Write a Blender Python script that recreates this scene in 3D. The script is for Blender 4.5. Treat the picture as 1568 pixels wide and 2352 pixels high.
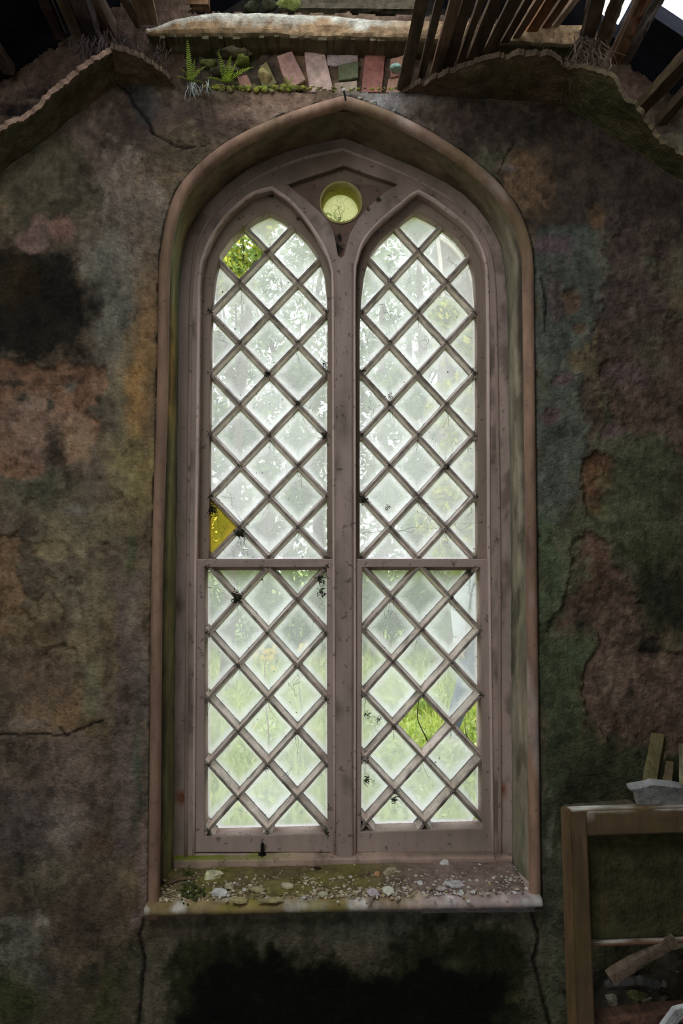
import bpy, bmesh, math, random
import numpy as np
from mathutils import Vector, Matrix, Euler

scene = bpy.context.scene
for o in list(bpy.data.objects):
    bpy.data.objects.remove(o)
COL = scene.collection
random.seed(7)
rng = np.random.default_rng(7)

# ------------------------------------------------------------------ camera
IMG_W, IMG_H, F_PX = 1568, 2352, 1794.0
CAM = Vector((0.0, -2.3, 1.5))
YAW, PITCH = math.radians(1.28), math.radians(2.85)
cam_data = bpy.data.cameras.new('camera')
cam_data.sensor_fit = 'VERTICAL'
cam_data.sensor_height = 36.0
cam_data.lens = F_PX / IMG_H * 36.0
cam_data.clip_start = 0.05
cam_data.clip_end = 200
cam = bpy.data.objects.new('camera', cam_data)
cam.location = CAM
cam.rotation_euler = (math.pi / 2 + PITCH, 0, -YAW)
COL.objects.link(cam)
scene.camera = cam

# ------------------------------------------------------------------ light
SKY = 2.6
world = bpy.data.worlds.new('overcast_sky')
scene.world = world
world.use_nodes = True
bg = world.node_tree.nodes['Background']
bg.inputs[0].default_value = (0.90, 0.96, 1.0, 1)
bg.inputs[1].default_value = SKY


def area(name, loc, rot, sx, sy, power, color):
    d = bpy.data.lights.new(name, 'AREA')
    d.shape = 'RECTANGLE'
    d.size, d.size_y, d.energy, d.color = sx, sy, power, color
    o = bpy.data.objects.new(name, d)
    o.location, o.rotation_euler = loc, rot
    COL.objects.link(o)
    return o


# added fill lamp at an assumed, unseen doorway in the rear wall
area('added_doorway_fill', (-1.2, -5.25, 1.25), (math.radians(90), 0, 0), 1.3, 2.2, 5, (1.0, 0.94, 0.84))
# added fill lamp under an unseen roof hole made up to light from above
area('added_roof_fill', (-0.75, -1.75, 2.98), (math.radians(32), 0, 0), 1.1, 0.9, 11.5, (1.0, 0.96, 0.88))

scene.view_settings.view_transform = 'Standard'
scene.view_settings.look = 'None'
scene.view_settings.gamma = 1
scene.view_settings.use_curve_mapping = False
scene.view_settings.exposure = 0.0
cy = scene.cycles
cy.max_bounces = 7
cy.diffuse_bounces = 4
cy.glossy_bounces = 2
cy.transmission_bounces = 4
cy.transparent_max_bounces = 12
cy.caustics_reflective = False
cy.caustics_refractive = False

# ------------------------------------------------------------------ helpers
_fw = Vector((math.sin(YAW) * math.cos(PITCH), math.cos(YAW) * math.cos(PITCH), math.sin(PITCH)))
_rt = Vector((math.cos(YAW), -math.sin(YAW), 0))
_up = _rt.cross(_fw)


def ray(px, py):
    return _fw * F_PX + _rt * (px - IMG_W / 2) + _up * (IMG_H / 2 - py)


def P(px, py, y):
    r = ray(px, py)
    return CAM + r * ((y - CAM.y) / r.y)


def Pz(px, py, z):
    r = ray(px, py)
    return CAM + r * ((z - CAM.z) / r.z)


def Pplane(px, py, point, normal):
    r = ray(px, py)
    return CAM + r * ((Vector(point) - CAM).dot(normal) / r.dot(normal))


def to_px(X, Y, Z):
    """world arrays -> photograph coordinates (used to lay out stains on the wall from notes)"""
    dx, dy, dz = X - CAM.x, Y - CAM.y, Z - CAM.z
    w = dx * _fw.x + dy * _fw.y + dz * _fw.z
    return (IMG_W / 2 + F_PX * (dx * _rt.x + dy * _rt.y + dz * _rt.z) / w,
            IMG_H / 2 - F_PX * (dx * _up.x + dy * _up.y + dz * _up.z) / w)


def _h(i, j, k, s):
    n = (i.astype(np.int64) * 374761393 + j.astype(np.int64) * 668265263 + k.astype(np.int64) * 1274126177 + s * 974634777) & 0xFFFFFFFF
    n = ((n ^ (n >> 13)) * 1274126177) & 0xFFFFFFFF
    n = ((n ^ (n >> 16)) * 2246822519) & 0xFFFFFFFF
    return ((n ^ (n >> 15)) & 0xFFFFFF) / float(0xFFFFFF)


def vnoise(p, seed=0):
    p = np.asarray(p, float)
    i = np.floor(p).astype(np.int64)
    f = p - i
    f = f * f * (3 - 2 * f)
    r = 0
    for a in (0, 1):
        for b in (0, 1):
            for c in (0, 1):
                w = (f[:, 0] if a else 1 - f[:, 0]) * (f[:, 1] if b else 1 - f[:, 1]) * (f[:, 2] if c else 1 - f[:, 2])
                r = r + w * _h(i[:, 0] + a, i[:, 1] + b, i[:, 2] + c, seed)
    return r


def fbm(p, seed=0, oct=4):
    """about -1..1"""
    p = np.asarray(p, float)
    r, amp, tot = 0, 1.0, 0
    for o in range(oct):
        r = r + amp * (vnoise(p * 2 ** o, seed + o * 17) * 2 - 1)
        tot += amp
        amp *= 0.55
    return r / tot * 1.6


def lin(c):
    return tuple(((v / 255 + 0.055) / 1.055) ** 2.4 if v > 10 else v / 255 / 12.92 for v in c)


def alb(c, g=5.0):
    """a tone noted from a photograph -> reflectance"""
    return tuple(min(0.85, v * g) for v in lin(c))


def setc(me, cols):
    a = me.color_attributes.new('Col', 'FLOAT_COLOR', 'POINT')
    arr = np.ones((len(me.vertices), 4), np.float32)
    arr[:, :3] = np.asarray(cols, np.float32)
    a.data.foreach_set('color', arr.ravel())


W = {}


def tag(o, label=None, cat=None, group=None, kind=None):
    if label: o['label'] = label
    if cat: o['category'] = cat
    if group: o['group'] = group
    if kind: o['kind'] = kind
    return o


def thing(name, label, cat, loc, group=None, kind=None):
    o = bpy.data.objects.new(name, None)
    o.empty_display_size = 0.05
    COL.objects.link(o)
    o.location = loc
    W[o.name] = Vector(loc)
    return tag(o, label, cat, group, kind)


class MB:
    """collects shapes that together make ONE mesh object"""

    def __init__(self):
        self.v, self.f, self.c = [], [], []
        self.n = 0

    def add(self, verts, faces, col):
        verts = np.asarray([tuple(q) for q in verts] if not isinstance(verts, np.ndarray) else verts, float)
        col = np.asarray(col, float)
        if col.ndim == 1:
            col = np.tile(col, (len(verts), 1))
        self.v.append(verts)
        self.c.append(col)
        n = self.n
        self.f += [tuple(int(i) + n for i in f) for f in faces]
        self.n += len(verts)
        return self

    def build(self, name, mat, parent=None, smooth=False, origin=None):
        V = np.concatenate(self.v)
        C = np.concatenate(self.c)
        me = bpy.data.meshes.new(name)
        if parent is not None:
            org = W[parent.name]
        elif origin is not None:
            org = Vector(origin)
        else:
            lo, hi = V.min(0), V.max(0)
            org = Vector(((lo[0] + hi[0]) / 2, (lo[1] + hi[1]) / 2, lo[2]))
        me.from_pydata((V - np.array(org)).tolist(), [], self.f)
        setc(me, C)
        me.materials.append(mat)
        if smooth:
            me.polygons.foreach_set('use_smooth', [True] * len(me.polygons))
        me.update()
        o = bpy.data.objects.new(name, me)
        COL.objects.link(o)
        if parent is not None:
            o.parent = parent
        else:
            o.location = org
        W[o.name] = org
        return o


def grid_faces(nu, nv, closed_u=False):
    f = []
    for i in range(nu if closed_u else nu - 1):
        i2 = (i + 1) % nu
        for j in range(nv - 1):
            f.append((i * nv + j, i2 * nv + j, i2 * nv + j + 1, i * nv + j + 1))
    return f


def shade(base, n, amt):
    """per vertex colour variation"""
    base = np.asarray(base, float)
    return np.clip(base[None, :] * (1 + amt * n[:, None]), 0.002, 0.9)


def box(mb, lo, hi, col, bev=0.0):
    lo, hi = np.array(lo, float), np.array(hi, float)
    bm = bmesh.new()
    bmesh.ops.create_cube(bm, size=1)
    for v in bm.verts:
        v.co = Vector((lo[i] + (v.co[i] + 0.5) * (hi[i] - lo[i]) for i in range(3)))
    if bev:
        bmesh.ops.bevel(bm, geom=list(bm.edges), offset=bev, segments=2, affect='EDGES')
    addbm(mb, bm, col)


def addbm(mb, bm, col):
    bm.verts.ensure_lookup_table()
    bm.verts.index_update()
    mb.add([v.co.copy() for v in bm.verts], [[v.index for v in f.verts] for f in bm.faces], col)
    bm.free()


def timber(mb, p0, p1, w, h, col, seed=0, rough=0.004, seg=None, ragged=0.0, col2=None, twist=0.0):
    """hewn length of wood from p0 to p1: w across, h deep, uneven faces"""
    p0, p1 = Vector(p0), Vector(p1)
    d = p1 - p0
    L = d.length
    d.normalize()
    ref = Vector((0, 0, 1)) if abs(d.z) < 0.9 else Vector((0, 1, 0))
    a = d.cross(ref).normalized()
    b = a.cross(d).normalized()
    seg = seg or max(6, int(L / 0.02))
    m = 5
    prof = []
    for (x0, y0, x1, y1) in ((-1, -1, 1, -1), (1, -1, 1, 1), (1, 1, -1, 1), (-1, 1, -1, -1)):
        for k in range(m):
            prof.append((x0 + (x1 - x0) * k / m, y0 + (y1 - y0) * k / m))
    n = len(prof)
    V = np.zeros((seg + 1, n, 3))
    for i in range(seg + 1):
        t = i / seg
        ang = twist * t
        for j, (u, v) in enumerate(prof):
            uu, vv = u * w / 2, v * h / 2
            u2, v2 = uu * math.cos(ang) - vv * math.sin(ang), uu * math.sin(ang) + vv * math.cos(ang)
            q = p0 + d * (L * t) + a * u2 + b * v2
            V[i, j] = q
    flat = V.reshape(-1, 3)
    dn = np.array(d)
    along = flat @ dn
    q = flat * 28 - np.outer(along, dn) * 24
    nz = fbm(q + seed * 3.1, seed, 4)
    nz2 = fbm(flat * 60 + seed, seed + 5, 2)
    cen = np.repeat(np.array([p0 + d * (L * i / seg) for i in range(seg + 1)]), n, 0)
    out = flat - cen
    ln = np.linalg.norm(out, axis=1, keepdims=True) + 1e-9
    flat = flat + out / ln * ((nz * rough + nz2 * rough * 0.35)[:, None])
    if ragged:
        rr = fbm(np.array([[j * 0.9, seed, 3.3] for j in range(n)]), seed, 3) * ragged
        flat = flat.reshape(seg + 1, n, 3)
        flat[0] += dn * rr[:, None]
        flat[-1] += dn * np.roll(rr, 3)[:, None]
        flat = flat.reshape(-1, 3)
    faces = [(i * n + j, i * n + (j + 1) % n, (i + 1) * n + (j + 1) % n, (i + 1) * n + j) for i in range(seg) for j in range(n)]
    faces.append(tuple(range(n))[::-1])
    faces.append(tuple(seg * n + j for j in range(n)))
    C = shade(col, nz + 0.6 * nz2, 0.45)
    if col2 is not None:
        m2 = np.clip(fbm(q * 0.6 + 9, seed + 3, 3) * 1.5 + 0.2, 0, 1)[:, None]
        C = C * (1 - m2) + shade(col2, nz, 0.4) * m2
    mb.add(flat, faces, C)


def rock(mb, c, r, col, seed=0, rough=0.28, sub=3, rot=None, flat_top=False):
    """angular lump: r = (rx, ry, rz)"""
    bm = bmesh.new()
    bmesh.ops.create_icosphere(bm, subdivisions=sub, radius=1)
    V = np.array([v.co[:] for v in bm.verts])
    F = [[v.index for v in f.verts] for f in bm.faces]
    bm.free()
    rr = np.random.default_rng(seed + 100)
    for k in range(9):                                   # chop with random planes: facets
        nrm = rr.normal(size=3)
        nrm /= np.linalg.norm(nrm)
        d = rr.uniform(0.5, 0.85)
        s = V @ nrm
        V = np.where((s > d)[:, None], V - np.outer(s - d, nrm), V)
    nz = fbm(V * 2.2 + seed, seed, 4)
    V = V * (1 + rough * 0.5 * nz[:, None])
    C = shade(col, nz + 0.5 * fbm(V * 7 + seed, seed + 1, 2), 0.3)
    V = V * np.array(r)
    if rot is not None:
        V = V @ np.array(Euler(rot).to_matrix()).T
    mb.add(V + np.array(c), F, C)


def flake(mb, c, size, thick, col, seed=0, tilt=(0, 0, 0), n=14, edge=None):
    """irregular slab (a piece of plaster or slate)"""
    rr = np.random.default_rng(seed + 50)
    ang = np.sort(rr.uniform(0, 2 * math.pi, n))
    rad = rr.uniform(0.65, 1.0, n)
    pts = np.stack([np.cos(ang) * rad * size[0], np.sin(ang) * rad * size[1]], 1)
    V, C = [], []
    R = np.array(Euler(tilt).to_matrix()).T
    zs = [-0.5, -0.3, 0.32, 0.5]
    sc = [0.93, 1.0, 1.0, 0.9]
    for z, s in zip(zs, sc):
        for p in pts:
            V.append((p[0] * s, p[1] * s, z * thick))
    V.append((0, 0, -0.5 * thick))
    V.append((0, 0, 0.55 * thick))
    V = np.array(V)
    nz = fbm(V * 40 + seed, seed, 3)
    V[:, 2] += nz * thick * 0.25
    F = [(k * n + i, k * n + (i + 1) % n, (k + 1) * n + (i + 1) % n, (k + 1) * n + i) for k in range(3) for i in range(n)]
    F += [(4 * n, (i + 1) % n, i) for i in range(n)] + [(4 * n + 1, 3 * n + i, 3 * n + (i + 1) % n) for i in range(n)]
    mb.add(V @ R + np.array(c), F, shade(col, nz, 0.3))


def tube(mb, pts, r0, r1, col, sides=6):
    pts = [Vector(p) for p in pts]
    n = len(pts)
    V = []
    for i, p in enumerate(pts):
        d = (pts[min(i + 1, n - 1)] - pts[max(i - 1, 0)])
        d = d.normalized() if d.length > 1e-9 else Vector((0, 0, 1))
        ref = Vector((0, 0, 1)) if abs(d.z) < 0.9 else Vector((1, 0, 0))
        a = d.cross(ref).normalized()
        b = a.cross(d)
        r = r0 + (r1 - r0) * i / max(1, n - 1)
        for k in range(sides):
            t = 2 * math.pi * k / sides
            V.append(p + a * (math.cos(t) * r) + b * (math.sin(t) * r))
    F = [(i * sides + k, i * sides + (k + 1) % sides, (i + 1) * sides + (k + 1) % sides, (i + 1) * sides + k) for i in range(n - 1) for k in range(sides)]
    F.append(tuple(range(sides))[::-1])
    F.append(tuple((n - 1) * sides + k for k in range(sides)))
    mb.add(V, F, col)


def smooth_path(pts, n=6):
    """Catmull-Rom through 2D or 3D points"""
    pts = [np.array(p, float) for p in pts]
    out = []
    for i in range(len(pts) - 1):
        p0, p1, p2, p3 = pts[max(i - 1, 0)], pts[i], pts[i + 1], pts[min(i + 2, len(pts) - 1)]
        for k in range(n):
            t = k / n
            out.append(0.5 * ((2 * p1) + (-p0 + p2) * t + (2 * p0 - 5 * p1 + 4 * p2 - p3) * t * t + (-p0 + 3 * p1 - 3 * p2 + p3) * t ** 3))
    out.append(pts[-1])
    return out


def plane_path(pxs, y, n=5):
    return [Vector(P(a[0], a[1], y)) for a in smooth_path(pxs, n)]


def sweep(mb, path, prof, col, closed=False, cap=True):
    """path: 3D points in a vertical plane y = const; prof: (offset to the left of travel, y offset)"""
    n, m = len(path), len(prof)
    V = []
    for i, p in enumerate(path):
        a = path[i - 1] if (i > 0 or closed) else None
        b = path[(i + 1) % n] if (i < n - 1 or closed) else None
        t1 = (p - a).normalized() if a is not None else None
        t2 = (b - p).normalized() if b is not None else None
        t1 = t1 or t2
        t2 = t2 or t1
        t = (t1 + t2).normalized()
        nr = Vector((-t.z, 0, t.x))
        n1 = Vector((-t1.z, 0, t1.x))
        k = 1 / max(0.5, nr.dot(n1))
        for (u, w) in prof:
            V.append(p + nr * (u * k) + Vector((0, w, 0)))
    F = grid_faces(n, m, closed)
    if cap and not closed:
        F.append(tuple(range(m)))
        F.append(tuple((n - 1) * m + j for j in range(m))[::-1])
    V = np.array([q[:] for q in V])
    nz = fbm(V * np.array([9, 9, 3]), 3, 4)
    mb.add(V, F, shade(col, nz, 0.22))


def plate(outlines, y0, y1, bevel=0.003):
    """board of thickness y0..y1 from closed outlines in world x,z (inner ones are holes) -> verts, faces"""
    cu = bpy.data.curves.new('tmp', 'CURVE')
    cu.dimensions = '2D'
    cu.fill_mode = 'BOTH'
    for ol in outlines:
        s = cu.splines.new('POLY')
        s.points.add(len(ol) - 1)
        for pt, q in zip(s.points, ol):
            pt.co = (q[0], q[1], 0, 1)
        s.use_cyclic_u = True
    cu.bevel_depth = bevel
    cu.bevel_resolution = 1
    cu.offset = -bevel
    cu.extrude = (y1 - y0) / 2 - bevel
    ob = bpy.data.objects.new('tmp', cu)
    COL.objects.link(ob)
    dg = bpy.context.evaluated_depsgraph_get()
    me = bpy.data.meshes.new_from_object(ob.evaluated_get(dg))
    V = np.array([v.co[:] for v in me.vertices])
    F = [tuple(p.vertices) for p in me.polygons]
    V = np.stack([V[:, 0], (y0 + y1) / 2 - V[:, 2], V[:, 1]], 1)
    bpy.data.objects.remove(ob)
    bpy.data.curves.remove(cu)
    bpy.data.meshes.remove(me)
    return V, F


def xz(pxs, y, n=4, closed=True):
    q = smooth_path(list(pxs) + ([pxs[0]] if closed else []), n) if n > 1 else pxs
    if closed and n > 1:
        q = q[:-1]
    return [(P(a[0], a[1], y).x, P(a[0], a[1], y).z) for a in q]


# ------------------------------------------------------------------ materials
def nodes(name):
    m = bpy.data.materials.new(name)
    m.use_nodes = True
    nt = m.node_tree
    for nd in list(nt.nodes):
        nt.nodes.remove(nd)
    out = nt.nodes.new('ShaderNodeOutputMaterial')
    return m, nt, out


def mat(name, rough=0.85, var=0.35, scale=40, bump=0.3, bscale=120, grain=None, dist=0.004, spec=0.25, speck=0.0, trans=0.0, tint=None):
    """surface coloured by the Col attribute with procedural mottling and bump"""
    m, nt, out = nodes(name)
    N, L = nt.nodes, nt.links
    b = N.new('ShaderNodeBsdfPrincipled')
    at = N.new('ShaderNodeAttribute'); at.attribute_name = 'Col'
    tc = N.new('ShaderNodeTexCoord')
    mp = N.new('ShaderNodeMapping')
    L.new(tc.outputs['Object'], mp.inputs[0])
    if grain: mp.inputs['Scale'].default_value = grain
    nz = N.new('ShaderNodeTexNoise'); nz.inputs['Scale'].default_value = scale; nz.inputs['Detail'].default_value = 6
    nz.inputs['Roughness'].default_value = 0.65
    L.new(mp.outputs[0], nz.inputs['Vector'])
    mr = N.new('ShaderNodeMapRange')
    mr.inputs[1].default_value, mr.inputs[2].default_value = 0.3, 0.7
    mr.inputs[3].default_value, mr.inputs[4].default_value = 1 - var, 1 + var
    L.new(nz.outputs[0], mr.inputs[0])
    mul = N.new('ShaderNodeVectorMath'); mul.operation = 'SCALE'
    L.new(at.outputs['Color'], mul.inputs[0]); L.new(mr.outputs[0], mul.inputs['Scale'])
    src = mul.outputs[0]
    if speck:
        n2 = N.new('ShaderNodeTexNoise'); n2.inputs['Scale'].default_value = scale * 3.1; n2.inputs['Detail'].default_value = 4
        L.new(tc.outputs['Object'], n2.inputs['Vector'])
        r2 = N.new('ShaderNodeMapRange')
        r2.inputs[1].default_value, r2.inputs[2].default_value = 0.62, 0.70
        r2.inputs[3].default_value, r2.inputs[4].default_value = 0, speck
        L.new(n2.outputs[0], r2.inputs[0])
        mx = N.new('ShaderNodeMix'); mx.data_type = 'RGBA'
        L.new(r2.outputs[0], mx.inputs[0]); L.new(src, mx.inputs[6]); mx.inputs[7].default_value = (0.02, 0.018, 0.014, 1)
        src = mx.outputs[2]
    L.new(src, b.inputs['Base Color'])
    b.inputs['Roughness'].default_value = rough
    b.inputs['Specular IOR Level'].default_value = spec
    if bump:
        nb = N.new('ShaderNodeTexNoise'); nb.inputs['Scale'].default_value = bscale; nb.inputs['Detail'].default_value = 5
        L.new(mp.outputs[0], nb.inputs['Vector'])
        bu = N.new('ShaderNodeBump'); bu.inputs['Strength'].default_value = bump; bu.inputs['Distance'].default_value = dist
        L.new(nb.outputs[0], bu.inputs['Height']); L.new(bu.outputs[0], b.inputs['Normal'])
    if trans:
        tr = N.new('ShaderNodeBsdfTranslucent')
        L.new(src, tr.inputs[0])
        ms = N.new('ShaderNodeMixShader'); ms.inputs[0].default_value = trans
        L.new(b.outputs[0], ms.inputs[1]); L.new(tr.outputs[0], ms.inputs[2])
        L.new(ms.outputs[0], out.inputs[0])
    else:
        L.new(b.outputs[0], out.inputs[0])
    return m


def glass_mat(name, film_lo, film_hi, film_col, clear_col):
    """old pane: clear glass under a pale film of dirt, thickest along the leads (attribute Col.r = 1 at pane edge, Col.g = pane random)"""
    m, nt, out = nodes(name)
    N, L = nt.nodes, nt.links
    at = N.new('ShaderNodeAttribute'); at.attribute_name = 'Col'
    sp = N.new('ShaderNodeSeparateColor'); L.new(at.outputs['Color'], sp.inputs[0])
    tc = N.new('ShaderNodeTexCoord')
    nz = N.new('ShaderNodeTexNoise'); nz.inputs['Scale'].default_value = 22; nz.inputs['Detail'].default_value = 7; nz.inputs['Roughness'].default_value = 0.7
    L.new(tc.outputs['Object'], nz.inputs['Vector'])
    fine = N.new('ShaderNodeTexNoise'); fine.inputs['Scale'].default_value = 260; fine.inputs['Detail'].default_value = 3
    L.new(tc.outputs['Object'], fine.inputs['Vector'])
    # edge + noise
    def math_(op, a, b):
        nd = N.new('ShaderNodeMath'); nd.operation = op
        for i, v in enumerate((a, b)):
            if isinstance(v, (int, float)): nd.inputs[i].default_value = v
            else: L.new(v, nd.inputs[i])
        return nd.outputs[0]
    e = math_('ADD', sp.outputs[0], math_('MULTIPLY', math_('SUBTRACT', nz.outputs[0], 0.5), 0.55))
    mr = N.new('ShaderNodeMapRange'); mr.interpolation_type = 'SMOOTHSTEP'
    mr.inputs[1].default_value, mr.inputs[2].default_value = 0.45, 1.0
    mr.inputs[3].default_value, mr.inputs[4].default_value = film_lo, film_hi
    L.new(e, mr.inputs[0])
    f = math_('ADD', mr.outputs[0], math_('MULTIPLY', math_('SUBTRACT', sp.outputs[1], 0.5), 0.22))
    f = math_('ADD', f, math_('MULTIPLY', math_('SUBTRACT', fine.outputs[0], 0.5), 0.35))
    cl = N.new('ShaderNodeClamp'); L.new(f, cl.inputs[0]); cl.inputs[1].default_value = 0.1; cl.inputs[2].default_value = 0.97
    tp = N.new('ShaderNodeBsdfTransparent'); tp.inputs[0].default_value = (*clear_col, 1)
    tl = N.new('ShaderNodeBsdfTranslucent'); tl.inputs[0].default_value = (*film_col, 1)
    df = N.new('ShaderNodeBsdfDiffuse'); df.inputs[0].default_value = (film_col[0] * 0.4, film_col[1] * 0.4, film_col[2] * 0.38, 1)
    fm = N.new('ShaderNodeMixShader'); fm.inputs[0].default_value = 0.12
    L.new(tl.outputs[0], fm.inputs[1]); L.new(df.outputs[0], fm.inputs[2])
    ms = N.new('ShaderNodeMixShader')
    L.new(cl.outputs[0], ms.inputs[0]); L.new(tp.outputs[0], ms.inputs[1]); L.new(fm.outputs[0], ms.inputs[2])
    # black specks of grime
    sn = N.new('ShaderNodeTexNoise'); sn.inputs['Scale'].default_value = 95; sn.inputs['Detail'].default_value = 4
    L.new(tc.outputs['Object'], sn.inputs['Vector'])
    sr = N.new('ShaderNodeMapRange'); sr.inputs[1].default_value, sr.inputs[2].default_value = 0.70, 0.74
    L.new(sn.outputs[0], sr.inputs[0])
    # dark putty line and dirt right at the edge of each pane
    e2 = math_('ADD', sp.outputs[0], math_('MULTIPLY', math_('SUBTRACT', sn.outputs[0], 0.5), 0.30))
    er = N.new('ShaderNodeMapRange'); er.inputs[1].default_value, er.inputs[2].default_value = 0.985, 1.04
    er.inputs[4].default_value = 0.9
    L.new(e2, er.inputs[0])
    spk = math_('MAXIMUM', sr.outputs[0], er.outputs[0])
    sk = N.new('ShaderNodeBsdfDiffuse'); sk.inputs[0].default_value = (0.03, 0.03, 0.02, 1)
    m2 = N.new('ShaderNodeMixShader')
    L.new(spk, m2.inputs[0]); L.new(ms.outputs[0], m2.inputs[1]); L.new(sk.outputs[0], m2.inputs[2])
    L.new(m2.outputs[0], out.inputs[0])
    return m


M = {
    'plaster': mat('weathered_plaster', 0.92, 0.40, 34, 0.8, 110, dist=0.008, speck=0.45),
    'reveal': mat('damp_reveal_plaster', 0.9, 0.28, 30, 0.45, 110, grain=(1, 1, 0.35), dist=0.004, speck=0.3),
    'paint': mat('old_mauve_paint', 0.72, 0.16, 16, 0.35, 70, grain=(1, 1, 0.22), dist=0.003, speck=0.55),
    'bead': mat('worn_moulding_paint', 0.75, 0.3, 22, 0.4, 70, grain=(1, 1, 0.25), dist=0.003, speck=0.3),
    'bar': mat('glazing_bar_paint', 0.6, 0.25, 45, 0.4, 140, dist=0.003, speck=0.7),
    'wood': mat('rotten_wood', 0.9, 0.4, 30, 0.7, 80, grain=(2.2, 0.25, 2.2), dist=0.006),
    'board': mat('dusty_board', 0.85, 0.3, 18, 0.5, 60, grain=(1.6, 1.6, 0.4), dist=0.004),
    'stone': mat('rubble_stone', 0.93, 0.35, 45, 0.7, 130, dist=0.006),
    'brick': mat('old_brick', 0.92, 0.3, 50, 0.6, 160, dist=0.005, speck=0.4),
    'moss': mat('moss', 0.95, 0.5, 90, 0.9, 260, dist=0.008),
    'grime': mat('cobweb_grime', 1.0, 0.4, 90, 0, 100),
    'slate': mat('roof_slate', 0.85, 0.4, 12, 0.4, 40, dist=0.01),
    'leaf': mat('leaf', 0.55, 0.2, 30, 0, 50, trans=0.45),
    'fern': mat('fern_leaf', 0.6, 0.2, 30, 0, 50, trans=0.4),
    'soil': mat('soil_and_grass', 0.95, 0.5, 12, 0.6, 40, dist=0.02),
    'cloth': mat('cloth', 0.9, 0.12, 30, 0.2, 60, dist=0.004),
    'skin': mat('skin', 0.6, 0.06, 20, 0, 60),
    'glass': glass_mat('dirty_glass', 0.45, 0.93, (0.88, 0.86, 0.91), (0.93, 0.95, 0.93)),
    'glass_upper': glass_mat('dirtier_glass', 0.54, 0.95, (0.93, 0.89, 0.97), (0.93, 0.92, 0.95)),
    'amber': glass_mat('amber_glass', 0.35, 0.7, (0.55, 0.40, 0.05), (0.75, 0.55, 0.06)),
    'roundel': glass_mat('roundel_glass', 0.45, 0.75, (0.30, 0.29, 0.12), (0.36, 0.36, 0.16)),
}

# ------------------------------------------------------------------ the window wall
FY = 0.20            # front plane of the timber window, behind the wall face
BEAD = [(353, 2078), (357, 1700), (361, 1300), (373, 900), (377, 640), (382, 575), (394, 505), (418, 442), (458, 393), (506, 352), (566, 316),
        (632, 286), (706, 258), (760, 242), (792, 233), (850, 252), (918, 280), (976, 310), (1033, 345), (1090, 387), (1138, 432), (1177, 484),
        (1202, 545), (1212, 605), (1213, 700), (1219, 1200), (1225, 1700), (1229, 2072)]
FRAME = [(400, 1960), (405, 1300), (410, 900), (413, 680), (425, 567), (448, 510), (481, 464), (545, 408), (604, 373), (690, 340), (790, 318),
         (840, 338), (919, 370), (990, 404), (1063, 449), (1110, 500), (1140, 550), (1154, 600), (1162, 700), (1168, 1000), (1172, 1300), (1174, 1990)]


def split_smooth(pts, apex, n):
    i = pts.index(apex)
    return smooth_path(pts[:i + 1], n)[:-1] + smooth_path(pts[i:], n)


bead_px = split_smooth(BEAD, (792, 233), 5)
frame_px = split_smooth(FRAME, (790, 318), 6)


def inside_poly(X, Y, poly):
    r = np.zeros(len(X), bool)
    n = len(poly)
    for i in range(n):
        x0, y0 = poly[i][0], poly[i][1]
        x1, y1 = poly[(i + 1) % n][0], poly[(i + 1) % n][1]
        c = ((y0 > Y) != (y1 > Y)) & (X < (x1 - x0) * (Y - y0) / (y1 - y0 + 1e-12) + x0)
        r ^= c
    return r


def dist_poly(X, Y, poly, closed=True):
    d = np.full(len(X), 1e9)
    n = len(poly)
    for i in range(n if closed else n - 1):
        x0, y0 = poly[i]
        x1, y1 = poly[(i + 1) % n]
        ex, ey = x1 - x0, y1 - y0
        t = np.clip(((X - x0) * ex + (Y - y0) * ey) / (ex * ex + ey * ey + 1e-9), 0, 1)
        d = np.minimum(d, np.hypot(X - x0 - t * ex, Y - y0 - t * ey))
    return d


def smooth01(v):
    v = np.clip(v, 0, 1)
    return v * v * (3 - 2 * v)


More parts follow.
